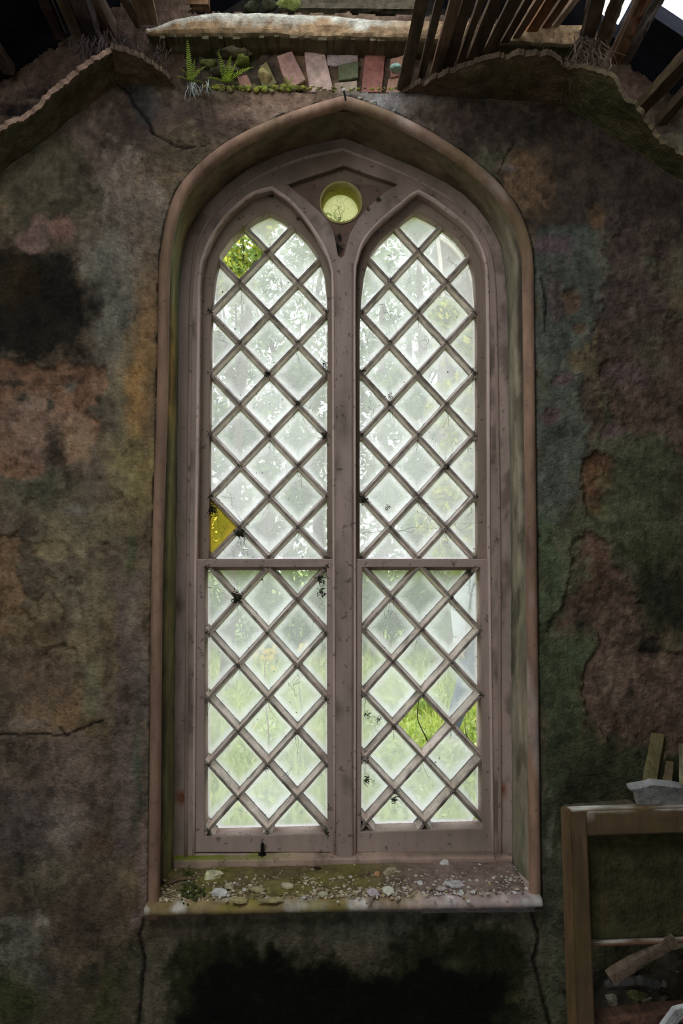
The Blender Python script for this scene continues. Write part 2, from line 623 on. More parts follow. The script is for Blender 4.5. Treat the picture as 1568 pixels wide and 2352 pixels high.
# stains and losses: (kind, geometry, tone, strength, edge softness px, ragged px, depth of loss m)
E, G_ = 'ellipse', 'polygon'
STAINS = [
    # left of the window
    (E, (150, 330, 190, 120), (56, 46, 40), 0.8, 90, 50, 0), (E, (340, 300, 130, 80), (33, 26, 22), 0.9, 50, 40, 0),
    (E, (470, 270, 170, 56), (38, 29, 25), 0.9, 30, 20, 0.004), (E, (650, 235, 120, 30), (74, 58, 48), 0.8, 20, 20, 0.003),
    (E, (420, 340, 90, 60), (52, 44, 30), 0.6, 40, 30, 0), (E, (330, 420, 80, 40), (68, 54, 38), 0.8, 24, 30, 0.002),
    (E, (270, 520, 110, 170), (68, 60, 52), 0.85, 80, 50, 0), (E, (90, 430, 110, 110), (42, 40, 28), 0.8, 60, 60, 0),
    (E, (230, 640, 50, 110), (60, 60, 52), 0.7, 40, 40, 0),
    (G_, [(-80, 520), (60, 560), (150, 590), (185, 640), (200, 720), (210, 830), (120, 835), (60, 820), (-80, 830)], (15, 14, 11), 0.97, 34, 40, 0),
    (E, (40, 640, 40, 60), (34, 26, 12), 0.6, 30, 20, 0), (E, (330, 800, 36, 220), (74, 58, 36), 0.75, 26, 26, 0),
    (E, (270, 760, 34, 200), (60, 60, 54), 0.6, 26, 26, 0),
    (E, (75, 555, 34, 28), (76, 60, 54), 0.95, 6, 14, 0), (E, (140, 530, 30, 26), (74, 54, 46), 0.95, 8, 12, 0), (E, (92, 515, 20, 18), (74, 58, 52), 0.9, 6, 8, 0),
    (G_, [(-80, 832), (60, 822), (110, 838), (250, 836), (252, 880), (232, 905), (236, 930), (200, 945), (238, 985), (230, 1010), (150, 1060), (60, 1085), (-80, 1090)], (72, 52, 38), 0.95, 5, 20, 0.006),
    (E, (60, 980, 90, 60), (74, 60, 50), 0.7, 40, 40, 0.001), (E, (170, 1010, 50, 45), (86, 68, 48), 0.6, 30, 20, 0.001),
    (E, (120, 1035, 26, 48), (24, 21, 19), 0.9, 16, 24, 0.001), (E, (110, 930, 10, 16), (26, 27, 23), 0.9, 6, 8, 0), (E, (42, 915, 9, 16), (26, 27, 23), 0.9, 6, 8, 0),
    (E, (25, 878, 22, 7), (30, 29, 25), 0.8, 5, 8, 0), (E, (160, 890, 14, 14), (66, 66, 58), 0.8, 8, 9, 0),
    (E, (310, 900, 42, 130), (84, 62, 30), 0.8, 26, 26, 0), (E, (335, 720, 18, 60), (78, 58, 36), 0.6, 14, 14, 0.001),
    (E, (280, 950, 22, 120), (62, 60, 48), 0.7, 20, 20, 0), (E, (310, 1080, 55, 90), (68, 60, 34), 0.8, 30, 30, 0),
    (E, (80, 1120, 90, 50), (52, 52, 38), 0.7, 40, 40, 0), (E, (190, 1200, 90, 80), (66, 60, 44), 0.8, 50, 50, 0),
    (E, (175, 1170, 30, 14), (74, 70, 64), 0.7, 6, 10, 0),
    (G_, [(-80, 1210), (40, 1230), (55, 1330), (70, 1420), (60, 1460), (-80, 1470)], (70, 54, 36), 0.85, 6, 24, 0.006),
    (E, (120, 1270, 38, 26), (74, 64, 44), 0.8, 5, 16, 0.005), (E, (105, 1400, 34, 40), (70, 60, 44), 0.8, 5, 18, 0.005),
    (E, (40, 1435, 34, 18), (70, 60, 44), 0.8, 5, 14, 0.005), (E, (135, 1515, 44, 28), (66, 56, 40), 0.85, 5, 16, 0.006), (E, (118, 1335, 18, 10), (66, 56, 40), 0.85, 5, 8, 0.004),
    (E, (240, 1265, 22, 16), (72, 60, 46), 0.8, 5, 12, 0.004), (E, (175, 1345, 22, 12), (78, 70, 62), 0.8, 4, 8, 0.003),
    (E, (200, 1420, 60, 160), (68, 60, 44), 0.6, 40, 40, 0),
    (G_, [(268, 1350), (290, 1340), (330, 1300), (338, 1500), (336, 1700), (320, 1960), (262, 1960), (262, 1640), (268, 1480)], (55, 46, 44), 0.75, 12, 22, 0),
    (E, (310, 1410, 18, 60), (72, 66, 52), 0.6, 10, 22, 0), (E, (300, 1270, 10, 60), (44, 52, 32), 0.7, 10, 10, 0),
    (E, (318, 1750, 8, 120), (30, 42, 28), 0.75, 10, 12, 0), (E, (215, 1580, 22, 60), (58, 62, 44), 0.6, 16, 20, 0),
    (E, (70, 1560, 90, 60), (56, 44, 34), 0.7, 40, 40, 0), (E, (110, 1660, 60, 50), (72, 54, 32), 0.6, 30, 40, 0),
    (E, (60, 1700, 90, 50), (64, 54, 46), 0.6, 30, 40, 0), (E, (150, 1820, 120, 120), (60, 50, 44), 0.8, 60, 60, 0),
    (E, (160, 1900, 40, 50), (70, 62, 56), 0.7, 16, 30, 0), (E, (60, 1900, 90, 90), (42, 38, 36), 0.7, 50, 50, 0), (E, (220, 1935, 40, 22), (46, 34, 22), 0.8, 18, 20, 0),
    (E, (90, 2010, 60, 60), (54, 50, 38), 0.6, 30, 40, 0), (E, (210, 2110, 70, 70), (38, 31, 24), 0.7, 40, 40, 0),
    (E, (330, 1990, 14, 90), (70, 56, 52), 0.85, 6, 10, 0.002), (E, (310, 2110, 16, 20), (70, 56, 52), 0.85, 6, 10, 0.002),
    (G_, [(-80, 2080), (60, 2090), (110, 2200), (240, 2200), (300, 2120), (330, 2110), (330, 2450), (-80, 2450)], (36, 35, 26), 0.8, 60, 50, 0),
    (E, (50, 2170, 46, 60), (70, 68, 62), 0.5, 10, 60, 0), (E, (110, 2230, 40, 60), (46, 42, 38), 0.6, 26, 40, 0),
    (E, (20, 2290, 70, 60), (32, 36, 14), 0.8, 40, 30, 0), (E, (250, 2300, 26, 80), (36, 36, 12), 0.7, 26, 20, 0), (E, (95, 2120, 12, 10), (86, 80, 72), 0.7, 4, 10, 0),
    # above the arch
    (E, (330, 230, 40, 40), (34, 34, 34), 0.7, 14, 16, 0), (E, (900, 240, 90, 26), (78, 74, 74), 0.8, 22, 22, 0), (E, (1010, 300, 120, 60), (52, 42, 36), 0.7, 40, 40, 0),
    (E, (1150, 290, 170, 60), (34, 27, 24), 0.85, 50, 40, 0), (E, (1290, 300, 90, 40), (20, 18, 15), 0.7, 40, 30, 0),
    # right of the window
    (E, (1400, 430, 220, 160), (36, 29, 25), 0.85, 60, 60, 0), (E, (1215, 430, 56, 70), (66, 50, 34), 0.85, 20, 26, 0.003),
    (E, (1165, 390, 20, 12), (66, 56, 50), 0.9, 4, 6, -0.004), (E, (1480, 500, 60, 90), (34, 30, 24), 0.7, 40, 40, 0),
    (G_, [(1225, 560), (1280, 520), (1350, 530), (1390, 600), (1395, 720), (1360, 780), (1300, 820), (1350, 900), (1340, 1010), (1300, 1200), (1225, 1200)], (45, 50, 44), 0.85, 20, 34, 0),
    (E, (1270, 570, 46, 24), (56, 42, 46), 0.85, 10, 22, 0.001), (E, (1280, 680, 34, 50), (52, 42, 42), 0.7, 12, 22, 0.001), (E, (1320, 690, 22, 30), (62, 46, 34), 0.85, 5, 14, 0.004),
    (E, (1332, 755, 12, 14), (60, 44, 32), 0.8, 4, 8, 0.003), (E, (1385, 590, 22, 60), (66, 64, 54), 0.6, 8, 18, 0), (E, (1385, 690, 26, 22), (62, 62, 54), 0.7, 6, 14, 0),
    (E, (1460, 700, 90, 170), (44, 34, 31), 0.85, 30, 40, 0.003), (E, (1370, 500, 20, 30), (62, 46, 28), 0.8, 8, 10, 0.003), (E, (1500, 600, 24, 14), (54, 54, 42), 0.6, 6, 8, 0),
    (G_, [(1395, 830), (1440, 800), (1470, 740), (1640, 700), (1640, 1080), (1500, 1040), (1430, 1000), (1400, 940)], (52, 40, 33), 0.85, 14, 40, 0.004),
    (E, (1500, 800, 40, 50), (50, 50, 38), 0.5, 12, 24, 0), (E, (1290, 870, 26, 16), (56, 42, 42), 0.8, 5, 12, 0.003), (E, (1265, 960, 22, 22), (56, 42, 42), 0.8, 5, 12, 0.003),
    (E, (1440, 850, 46, 26), (54, 42, 42), 0.8, 8, 18, 0.003), (E, (1400, 990, 30, 20), (52, 40, 40), 0.8, 6, 16, 0.003), (E, (1350, 950, 26, 60), (44, 32, 26), 0.7, 10, 22, 0.003),
    (G_, [(1330, 1060), (1360, 1030), (1410, 1050), (1412, 1120), (1390, 1190), (1352, 1190), (1332, 1120)], (60, 40, 24), 0.85, 8, 14, 0.006),
    (E, (1480, 1100, 100, 80), (42, 44, 30), 0.85, 30, 40, 0), (E, (1450, 1200, 140, 60), (46, 50, 32), 0.7, 30, 40, 0),
    (G_, [(1255, 1440), (1262, 1410), (1296, 1390), (1300, 1330), (1320, 1260), (1350, 1225), (1400, 1240), (1400, 1290), (1450, 1330), (1470, 1400), (1470, 1500), (1640, 1500), (1640, 1720), (1500, 1740), (1400, 1700), (1340, 1640), (1345, 1540), (1385, 1460), (1330, 1425), (1290, 1450), (1270, 1462)], (58, 45, 37), 0.95, 6, 14, 0.007),
    (E, (1370, 1320, 40, 70), (52, 36, 24), 0.6, 30, 30, 0), (E, (1520, 1270, 70, 40), (30, 34, 18), 0.85, 24, 30, 0), (E, (1530, 1390, 70, 80), (18, 20, 12), 0.9, 26, 36, 0),
    (E, (1500, 1490, 30, 22), (18, 16, 12), 0.85, 10, 14, 0.003), (E, (1300, 1290, 46, 90), (52, 56, 38), 0.6, 14, 44, 0), (E, (1265, 1350, 20, 130), (58, 62, 44), 0.5, 10, 50, 0),
    (G_, [(1232, 1180), (1270, 1200), (1290, 1300), (1255, 1400), (1262, 1470), (1340, 1450), (1380, 1470), (1345, 1540), (1338, 1650), (1300, 1700), (1240, 1720)], (38, 48, 30), 0.75, 14, 20, 0),
    (G_, [(1236, 1700), (1340, 1660), (1440, 1710), (1640, 1760), (1640, 1900), (1460, 1850), (1300, 1880), (1300, 2120), (1240, 2120)], (30, 35, 22), 0.85, 40, 40, 0),
    (E, (1263, 1940, 8, 60), (66, 66, 58), 0.45, 6, 26, 0), (E, (1268, 2150, 30, 120), (44, 46, 38), 0.6, 24, 24, 0), (E, (1262, 2260, 30, 90), (46, 48, 34), 0.6, 24, 24, 0),
    (G_, [(1310, 1850), (1640, 1850), (1640, 2450), (1310, 2450)], (30, 30, 18), 0.85, 40, 40, 0), (E, (1510, 2010, 60, 90), (42, 44, 10), 0.7, 40, 30, 0), (E, (1440, 2100, 70, 50), (36, 32, 24), 0.7, 40, 30, 0),
    (G_, [(1318, 2240), (1640, 2240), (1640, 2450), (1318, 2450)], (14, 14, 10), 0.8, 50, 40, 0),
    # under the sill
    (G_, [(332, 2100), (1236, 2080), (1244, 2450), (310, 2450)], (45, 42, 33), 0.9, 14, 10, 0), (E, (900, 2120, 200, 34), (40, 45, 37), 0.7, 24, 24, 0),
    (E, (350, 2150, 24, 70), (46, 42, 30), 0.7, 14, 14, 0),
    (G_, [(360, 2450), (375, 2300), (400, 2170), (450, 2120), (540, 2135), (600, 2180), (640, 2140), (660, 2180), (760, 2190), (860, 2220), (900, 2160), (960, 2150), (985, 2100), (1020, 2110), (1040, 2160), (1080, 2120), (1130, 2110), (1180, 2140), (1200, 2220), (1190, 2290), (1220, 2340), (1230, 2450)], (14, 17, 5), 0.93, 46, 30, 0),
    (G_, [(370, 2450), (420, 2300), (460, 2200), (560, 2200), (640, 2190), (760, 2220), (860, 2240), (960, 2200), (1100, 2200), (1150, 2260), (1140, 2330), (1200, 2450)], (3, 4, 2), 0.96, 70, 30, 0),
    (E, (1180, 2290, 22, 14), (44, 44, 24), 0.7, 12, 12, 0), (E, (1050, 2210, 26, 14), (38, 40, 26), 0.6, 14, 14, 0),
]
CRACKS = [([(330, 2110), (322, 2150), (332, 2200), (326, 2260), (320, 2352)], 2.6), ([(1222, 2100), (1236, 2150), (1226, 2210), (1240, 2270), (1262, 2352)], 2.6),
          ([(268, 190), (296, 215), (305, 235), (340, 280), (350, 305)], 2.4), ([(350, 305), (400, 335), (440, 340), (470, 330)], 1.6),
          ([(0, 1690), (90, 1686), (150, 1690), (200, 1668), (235, 1655)], 1.5), ([(150, 1690), (136, 1670)], 1.5), ([(1244, 640), (1256, 700), (1250, 760)], 1.6),
          ([(1145, 400), (1160, 360), (1180, 330)], 1.5)]

# shared, finely divided wall face; the rest of the wall beyond the view is coarse
xs = np.concatenate([np.linspace(-2.3, -1.2, 12)[:-1], np.arange(-1.2, 1.32, 0.0052), np.linspace(1.32, 2.3, 11)[1:]])
zs = np.arange(0.0, 3.02, 0.0052)


def mute(tone, k=0.86):
    a = alb(tone)
    g = sum(a) / 3
    return tuple(g + (v - g) * k for v in a)


def wall_tones(X, Y, Z, stains=STAINS, base=(50, 44, 36)):
    qx, qy = to_px(X, np.zeros_like(X), Z)
    p3 = np.stack([X, Z, np.zeros_like(X)], 1)
    wa, wb = fbm(p3 * 9, 11, 5), fbm(p3 * 9 + 40, 12, 5)
    wf = fbm(p3 * 38, 13, 4)
    wh = fbm(p3 * 110, 14, 3)
    mott = fbm(np.stack([X * 34, Z * 20, X * 0], 1), 15, 5)
    col = np.tile(np.array(alb(base)), (len(X), 1))
    side = np.clip((qx - 790) / 700, -1, 1)[:, None]
    col = col * (1 - 0.0 * side)
    green = np.clip(side[:, 0] * 0.8 + 0.1 + 0.8 * fbm(p3 * 3 + 7, 21, 4), 0, 1)[:, None] * 0.5
    col = col * (1 - green) + np.array(alb((38, 42, 30))) * green
    warm = np.clip(fbm(p3 * 4 + 70, 22, 5) * 1.2, 0, 1)[:, None] * 0.4
    col = col * (1 - warm) + np.array(alb((70, 56, 36))) * warm
    depth = np.zeros(len(X))
    edge = np.zeros(len(X))
    for kind, g, tone, st, soft, rag, dep in stains:
        x, y = qx + wa * rag * 0.8, qy + wb * rag * 0.8
        if kind == E:
            cx, cyy, rx, ry = g
            d = (np.hypot((x - cx) / rx, (y - cyy) / ry) - 1) * min(rx, ry)
        else:
            d = dist_poly(x, y, g)
            d = np.where(inside_poly(x, y, g), -d, d)
        d = d + wf * rag * 0.45 + wh * min(rag, 14) * 0.3
        s2 = min(soft, 26)                       # broad stains break up into blotches instead of fading evenly
        d = d + mott * max(0, soft - 10) * 0.55
        m = smooth01(0.5 - d / (2 * s2)) * st
        col = col * (1 - m[:, None]) + np.array(mute(tone))[None] * m[:, None]
        if dep:
            mm = smooth01(0.5 - d / 6.0)
            depth = depth * (1 - mm) + np.maximum(depth, dep) * mm if dep > 0 else depth + dep * mm
    gap = smooth01((17.5 + 2.5 * wf - dist_poly(qx, qy, [(p[0], p[1]) for p in bead_px], False)) / 3.0)[:, None] * 0.85      # open joint beside the moulding
    v = fbm(p3 * 14 + 3, 31, 5)
    v2 = fbm(np.stack([X * 60, Z * 14, X * 0], 1), 32, 4)
    flk = smooth01((fbm(p3 * 17 + 90, 33, 5) - 0.42) / 0.06)[:, None] * 0.22 * smooth01((col.mean(1, keepdims=True) - 0.09) / 0.08)      # scabs of old limewash
    col = col * (1 - flk) + (col * 0.35 + np.array(mute((74, 70, 62))) * 0.65) * flk
    drk = smooth01((fbm(p3 * 21 + 130, 34, 5) - 0.45) / 0.08)[:, None] * 0.45
    col = col * (1 - drk * 0.7)
    col = col * (1 + 0.34 * v + 0.2 * v2 + 0.22 * wh)[:, None]
    if base == (50, 44, 36): col = col * (1 - gap)
    for pl, w in CRACKS:
        d = dist_poly(qx + wf * 3, qy + wf * 3, pl, False)
        m = smooth01(1.3 - d / (w * 1.9))
        col = col * (1 - 0.85 * m[:, None])
        depth = depth + 0.003 * m
    relief = 1.7 * depth + 0.0022 * fbm(p3 * 6 + 5, 41, 3) + (0.0008 + 0.0026 * (depth > 0.0025)) * fbm(p3 * 60, 42, 3) - 0.0018 * flk[:, 0]
    return np.clip(col, 0.003, 0.8), relief


def ceil_line(qx, n):
    """photograph height of the old ceiling line on the wall"""
    return np.interp(qx, [-700, 268, 404, 410, 420, 620, 640, 925, 1300, 2300], [193 + 968 * 0.77, 193, 197, 199, 206, 208, 210, 212, 242, 242 + 1000 * 0.664]) + n


def wall_grid(name, y, keep, stains, base, parent=None, zarr=zs, lab=None):
    XX, ZZ = np.meshgrid(xs, zarr, indexing='ij')
    X, Z = XX.ravel(), ZZ.ravel()
    col, rel = wall_tones(X, None, Z, stains, base)
    V = np.stack([X, y + rel, Z], 1)
    nu, nv = XX.shape
    i = np.arange(nu - 1)[:, None] * nv + np.arange(nv - 1)[None]
    fc = np.stack([i, i + nv, i + nv + 1, i + 1], -1).reshape(-1, 4)
    cx = (V[fc[:, 0]] + V[fc[:, 2]]) / 2
    qx, qy = to_px(cx[:, 0], np.full(len(cx), y), cx[:, 2])
    fc = fc[keep(qx, qy, cx)]
    used = np.unique(fc)
    re = np.full(len(V), -1)
    re[used] = np.arange(len(used))
    V, col, fc = V[used], col[used], re[fc]
    me = bpy.data.meshes.new(name)
    org = np.array([0.0, y, 0.0])
    me.vertices.add(len(V)); me.vertices.foreach_set('co', (V - org).ravel())
    me.loops.add(fc.size); me.loops.foreach_set('vertex_index', fc.ravel().astype(np.int32))
    me.polygons.add(len(fc)); me.polygons.foreach_set('loop_start', np.arange(0, fc.size, 4, dtype=np.int32))
    me.polygons.foreach_set('loop_total', np.full(len(fc), 4, np.int32))
    me.polygons.foreach_set('use_smooth', np.ones(len(fc), bool))
    me.update(calc_edges=True)
    setc(me, col)
    me.materials.append(M['plaster'])
    o = bpy.data.objects.new(name, me)
    COL.objects.link(o)
    if parent is not None:
        o.parent = parent
        o.location = Vector(org.tolist()) - W[parent.name]
    else:
        o.location = org
    W[o.name] = Vector(org.tolist())
    return o


hole = [(p[0], p[1]) for p in bead_px] + [(1229, 2095), (353, 2095)]


def keep_lower(qx, qy, c):
    n = fbm(np.stack([qx / 24, qx * 0, qx * 0], 1), 5, 3) * 5 * ((qx > 408) & (qx < 930))
    return (~inside_poly(qx, qy, hole)) & (qy > ceil_line(qx, n))


wall = wall_grid('wall_front', 0.0, keep_lower, STAINS, (50, 44, 36))
tag(wall, 'stained and peeling plaster wall around the pointed window', 'wall', kind='structure')

# bare masonry of the gable above the fallen ceiling, with black gaps under the roof
VOIDS = [[(-300, -200), (60, -200), (85, 0), (105, 52), (132, 106), (110, 120), (85, 133), (40, 165), (30, 172), (0, 190), (-300, 420)],
         [(205, -200), (218, 0), (226, 14), (274, 14), (280, -200)], [(425, -200), (433, 30), (950, 34), (1345, 60), (1350, -200)],
         [(418, 102), (456, 104), (452, 142), (432, 158)], [(1376, 84), (1378, -200), (2300, -200), (2300, 700), (1568, 228), (1510, 196), (1436, 142), (1420, 84)]]
UP_STAINS = [(E, (60, 210, 90, 60), (62, 50, 44), 0.9, 20, 20, 0), (E, (150, 140, 90, 30), (56, 44, 38), 0.9, 20, 16, 0), (E, (60, 235, 120, 12), (16, 15, 20), 0.9, 10, 14, 0.01),
             (E, (130, 195, 70, 9), (16, 15, 20), 0.9, 8, 10, 0.01), (E, (320, 50, 90, 40), (50, 38, 33), 0.9, 20, 14, 0), (E, (530, 150, 110, 60), (42, 38, 30), 0.9, 16, 16, 0.01),
             (E, (1100, 110, 170, 60), (44, 34, 28), 0.8, 20, 20, 0), (E, (1460, 185, 70, 40), (58, 40, 34), 0.9, 14, 12, 0), (E, (1530, 250, 50, 40), (44, 34, 27), 0.9, 14, 14, 0.004),
             (E, (1330, 120, 60, 40), (50, 38, 26), 0.8, 16, 14, 0)]


def keep_upper(qx, qy, c):
    k = (qy < ceil_line(qx, 0) + 46) & (np.abs(c[:, 0]) < 1.45)
    n1, n2 = fbm(np.stack([qx / 16, qy / 16, qx * 0], 1), 8, 3) * 5, fbm(np.stack([qx / 16, qy / 16 + 50, qx * 0], 1), 9, 3) * 5
    for v in VOIDS:
        k &= ~inside_poly(qx + n1, qy + n2, v)
    return k


up = wall_grid('bare_masonry', 0.035, keep_upper, UP_STAINS, (48, 38, 32), parent=wall, zarr=np.arange(2.25, 3.3, 0.0052))
up['label'] = 'bare brown masonry'

# outer skin of the gable wall with the window opening, and its dark inner face
FRAME_XZ = [(P(a[0], a[1], FY).x, P(a[0], a[1], FY).z) for a in frame_px]


def grow(poly, k):
    """move an open arch outline outwards by k metres"""
    out = []
    n = len(poly)
    for i, p in enumerate(poly):
        a, b = poly[max(0, i - 1)], poly[min(n - 1, i + 1)]
        t = Vector((b[0] - a[0], b[1] - a[1])).normalized()
        out.append((p[0] - t.y * k, p[1] + t.x * k))
    return out


gable = [(-2.55, -0.3), (2.55, -0.3), (2.55, 1.95), (0.05, 3.72), (-2.55, 1.95)]
opening = grow(FRAME_XZ, -0.012) + [(FRAME_XZ[-1][0] - 0.012, 0.44), (FRAME_XZ[0][0] + 0.012, 0.44)]
mb = MB()
V, F = plate([gable, opening], 0.345, 0.44, 0.004)
mb.add(V, F, shade((0.05, 0.045, 0.042), fbm(V * 6, 3, 3), 0.4))
o = mb.build('wall_outer', M['stone'])
tag(o, 'outer stone skin of the gable wall behind the window', 'wall', kind='structure')

# ------------------------------------------------------------------ the window
win = thing('window_1', 'tall pointed two-light timber window with diamond panes in the plaster wall', 'window', P(790, 2003, FY), kind='structure')

# plaster reveal between wall face and timber frame (slightly lapped behind the bead)
bp = [P(a[0], a[1], 0.004) for a in bead_px]
fp = [P(a[0], a[1], FY + 0.004) for a in frame_px]


def resample(path, n):
    d = [0]
    for i in range(1, len(path)):
        d.append(d[-1] + (path[i] - path[i - 1]).length)
    out = []
    for k in range(n):
        t = d[-1] * k / (n - 1)
        i = max(1, min(len(path) - 1, int(np.searchsorted(d, t))))
        u = (t - d[i - 1]) / max(1e-9, d[i] - d[i - 1])
        out.append(path[i - 1].lerp(path[i], u))
    return out


ia = next(i for i, a in enumerate(bead_px) if abs(a[0] - 792) < 0.5)
ib = next(i for i, a in enumerate(frame_px) if abs(a[0] - 790) < 0.5)
N1 = 200
A = resample(bp[:ia + 1], N1)[:-1] + resample(bp[ia:], N1)
B = resample(fp[:ib + 1], N1)[:-1] + resample(fp[ib:], N1)
A[0].z = B[0].z = 0.462
A[-1].z = B[-1].z = 0.486
V = []
NV = 26
for a, b in zip(A, B):
    for j in range(NV + 1):
        t = j / NV
        V.append(a.lerp(b, t)[:])
V = np.array(V)
cen = np.array([0.07, 0.1, 1.4])
rel = 0.003 * fbm(V * 14, 3, 4) + 0.0012 * fbm(V * 60, 4, 3)
out = V - np.array([0.07, 0, 1.5])
out[:, 1] = 0
out /= np.linalg.norm(out, axis=1, keepdims=True)
qx, qy = to_px(V[:, 0], V[:, 1], V[:, 2])
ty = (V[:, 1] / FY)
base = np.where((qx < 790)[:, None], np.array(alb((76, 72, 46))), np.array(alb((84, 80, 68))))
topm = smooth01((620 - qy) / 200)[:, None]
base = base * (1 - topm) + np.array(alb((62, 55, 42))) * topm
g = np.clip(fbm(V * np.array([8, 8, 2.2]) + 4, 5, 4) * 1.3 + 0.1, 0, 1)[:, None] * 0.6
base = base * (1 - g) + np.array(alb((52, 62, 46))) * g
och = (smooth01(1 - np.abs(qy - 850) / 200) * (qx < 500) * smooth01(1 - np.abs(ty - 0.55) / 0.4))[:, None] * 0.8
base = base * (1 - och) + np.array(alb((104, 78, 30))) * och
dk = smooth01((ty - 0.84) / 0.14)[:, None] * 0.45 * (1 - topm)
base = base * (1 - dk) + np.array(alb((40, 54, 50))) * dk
# band of lost plaster next to the bead
lost = smooth01((0.56 + 0.10 * fbm(V * np.array([6, 6, 5]) + 9, 6, 4) - ty) / 0.05) * np.where(qx < 790, smooth01((qy - 560) / 120), smooth01((qy - 520) / 60) * (0.25 + 0.75 * smooth01((1300 - qy) / 120)))
base = base * (1 - 0.85 * lost[:, None]) + np.array(alb((36, 28, 25))) * 0.85 * lost[:, None]
rel = rel + lost * (0.014 + 0.003 * fbm(V * 70, 8, 2))
bl = smooth01((fbm(V * np.array([10, 10, 6]) + 44, 71, 5) - 0.25) / 0.3)[:, None] * 0.55
base = base * (1 - bl) + np.array(alb((36, 34, 26))) * bl
base = base * (1 + 0.32 * fbm(V * np.array([20, 20, 7]), 7, 4))[:, None]
mb = MB()
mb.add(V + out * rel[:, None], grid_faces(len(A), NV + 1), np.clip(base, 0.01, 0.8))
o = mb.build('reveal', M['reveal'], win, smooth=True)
o['label'] = 'green stained plaster reveal'

# round moulding on the edge of the opening
path = [P(a[0], a[1], 0.0) for a in bead_px]
path[0].z, path[-1].z = 0.452, 0.478
prof = [(-0.013, 0.02), (-0.016, 0.004), (-0.0145, -0.007), (-0.010, -0.0135), (-0.003, -0.0165), (0.004, -0.0165), (0.011, -0.013), (0.0155, -0.006), (0.0165, 0.004), (0.015, 0.02)]
mb = MB()
sweep(mb, resample(path, 260), prof, alb((76, 60, 50)))
V = mb.v[0]
qx, qy = to_px(V[:, 0], V[:, 1], V[:, 2])
c = mb.c[0]
m = (np.clip(fbm(V * np.array([12, 12, 4]) + 30, 8, 4) * 1.6, 0, 1) * (qx > 800))[:, None]
c = c * (1 - m * 0.6) + np.array(alb((104, 96, 94))) * m * 0.6
m = np.clip((0.5 + fbm(V * 7 + 60, 9, 4) * 1.2), 0, 1)[:, None] * smooth01((700 - qy) / 160)[:, None] * 0.7
c = c * (1 - m) + np.array(alb((62, 52, 36))) * m
mb.c[0] = c * (1 + 0.3 * fbm(V * np.array([40, 40, 14]), 77, 4))[:, None]
mb.build('architrave', M['bead'], win, smooth=True)['label'] = 'round reddish brown moulding'

# sill board with rounded nose
mb = MB()
nx, prof = 120, []
x0, x1 = P(331, 2090, -0.045).x, P(1246, 2075, -0.045).x
zl, zr = P(331, 2084, -0.045).z, P(1246, 2064, -0.045).z
prof = [(0.33, 0.0), (0.18, 0.0), (0.08, 0.0), (0.0, 0.0), (-0.03, 0.0), (-0.041, -0.003), (-0.047, -0.010), (-0.047, -0.019), (-0.041, -0.026), (-0.03, -0.029), (0.0, -0.029), (0.33, -0.029)]
V, C = [], []
for i in range(nx + 1):
    t = i / nx
    for (y, z) in prof:
        V.append((x0 + (x1 - x0) * t, y, zl + (zr - zl) * t + z))
V = np.array(V)
nz = fbm(V * 30, 4, 4)
V[:, 2] += nz * 0.0025
V[:, 1] += fbm(V * 26 + 5, 5, 4) * 0.003
t = (V[:, 0] - x0) / (x1 - x0)
tt = smooth01((t - 0.5 + 0.12 * fbm(V * 10, 61, 4)) / 0.25)[:, None]
C = np.array(alb((76, 66, 46))) * (1 - tt) + np.array(alb((100, 89, 88))) * tt
wt = np.clip(fbm(V * 22, 62, 4) * 1.5 - 0.2, 0, 1)[:, None] * 0.7
C = C * (1 - wt) + np.array(alb((140, 130, 118))) * wt
mg = smooth01((fbm(V * 9, 6, 4) + 0.35 - 0.9 * np.abs(t - 0.3)) * 1.5)[:, None] * 0.7
C = C * (1 - mg) + np.array(alb((72, 66, 24))) * mg
C = C * (1 + 0.3 * nz)[:, None]
m = len(prof)
F = grid_faces(nx + 1, m) + [tuple(range(m)), tuple(nx * m + j for j in range(m))[::-1]]
mb.add(V, F, C)
mb.build('window_sill', M['reveal'], win, smooth=True)['label'] = 'rounded stone sill with lime stains'


def sill_top(x):
    return zl + (zr - zl) * (x - x0) / (x1 - x0)


PAINT = alb((88, 77, 73), 5)
PAINT_D = alb((74, 65, 58), 5)


def painted(V, base=PAINT, dirt=0.5, seed=0, k=3):
    n1 = fbm(V * np.array([9, 9, 2.4]) + seed, 15 + seed, 5)
    d = np.clip(fbm(V * np.array([26, 26, 9]) + 20 + seed, 16 + seed, 5) * 1.5 - 0.35, 0, 1)[:, None] * dirt
    c = shade(base, n1, 0.14)
    gr = np.clip(fbm(V * 5 + 33 + seed, 17 + seed, 4) - 0.2, 0, 1)[:, None] * 0.5
    c = c * (1 - gr) + np.array(alb((70, 70, 60))) * gr
    return c * (1 - d) + np.array(alb((34, 30, 25))) * d


HL = [(447, 1962), (449, 1600), (451, 1283), (455, 1000), (457, 757), (459, 640), (469, 587), (487, 546), (516, 502), (545, 473), (575, 449), (600, 439), (624, 433),
      (642, 446), (663, 461), (692, 492), (721, 533), (745, 575), (758, 614), (762, 658), (763, 900), (764, 1283), (766, 1962)]
HR = [(817, 1962), (817, 1283), (816, 900), (816, 646), (821, 599), (833, 560), (856, 528), (888, 497), (919, 472), (942, 452), (961, 441), (999, 463), (1031, 487), (1063, 512), (1092, 548),
      (1111, 592), (1117, 646), (1119, 742), (1120, 1000), (1121, 1283), (1125, 1600), (1129, 1962)]
HS = [(662, 424), (677, 418), (720, 403), (790, 380), (850, 402), (905, 420), (912, 424), (888, 438), (856, 465), (824, 500), (803, 536), (794, 570), (790, 586), (783, 592), (776, 586), (772, 560), (766, 530), (757, 511), (736, 487), (707, 461), (677, 437)]
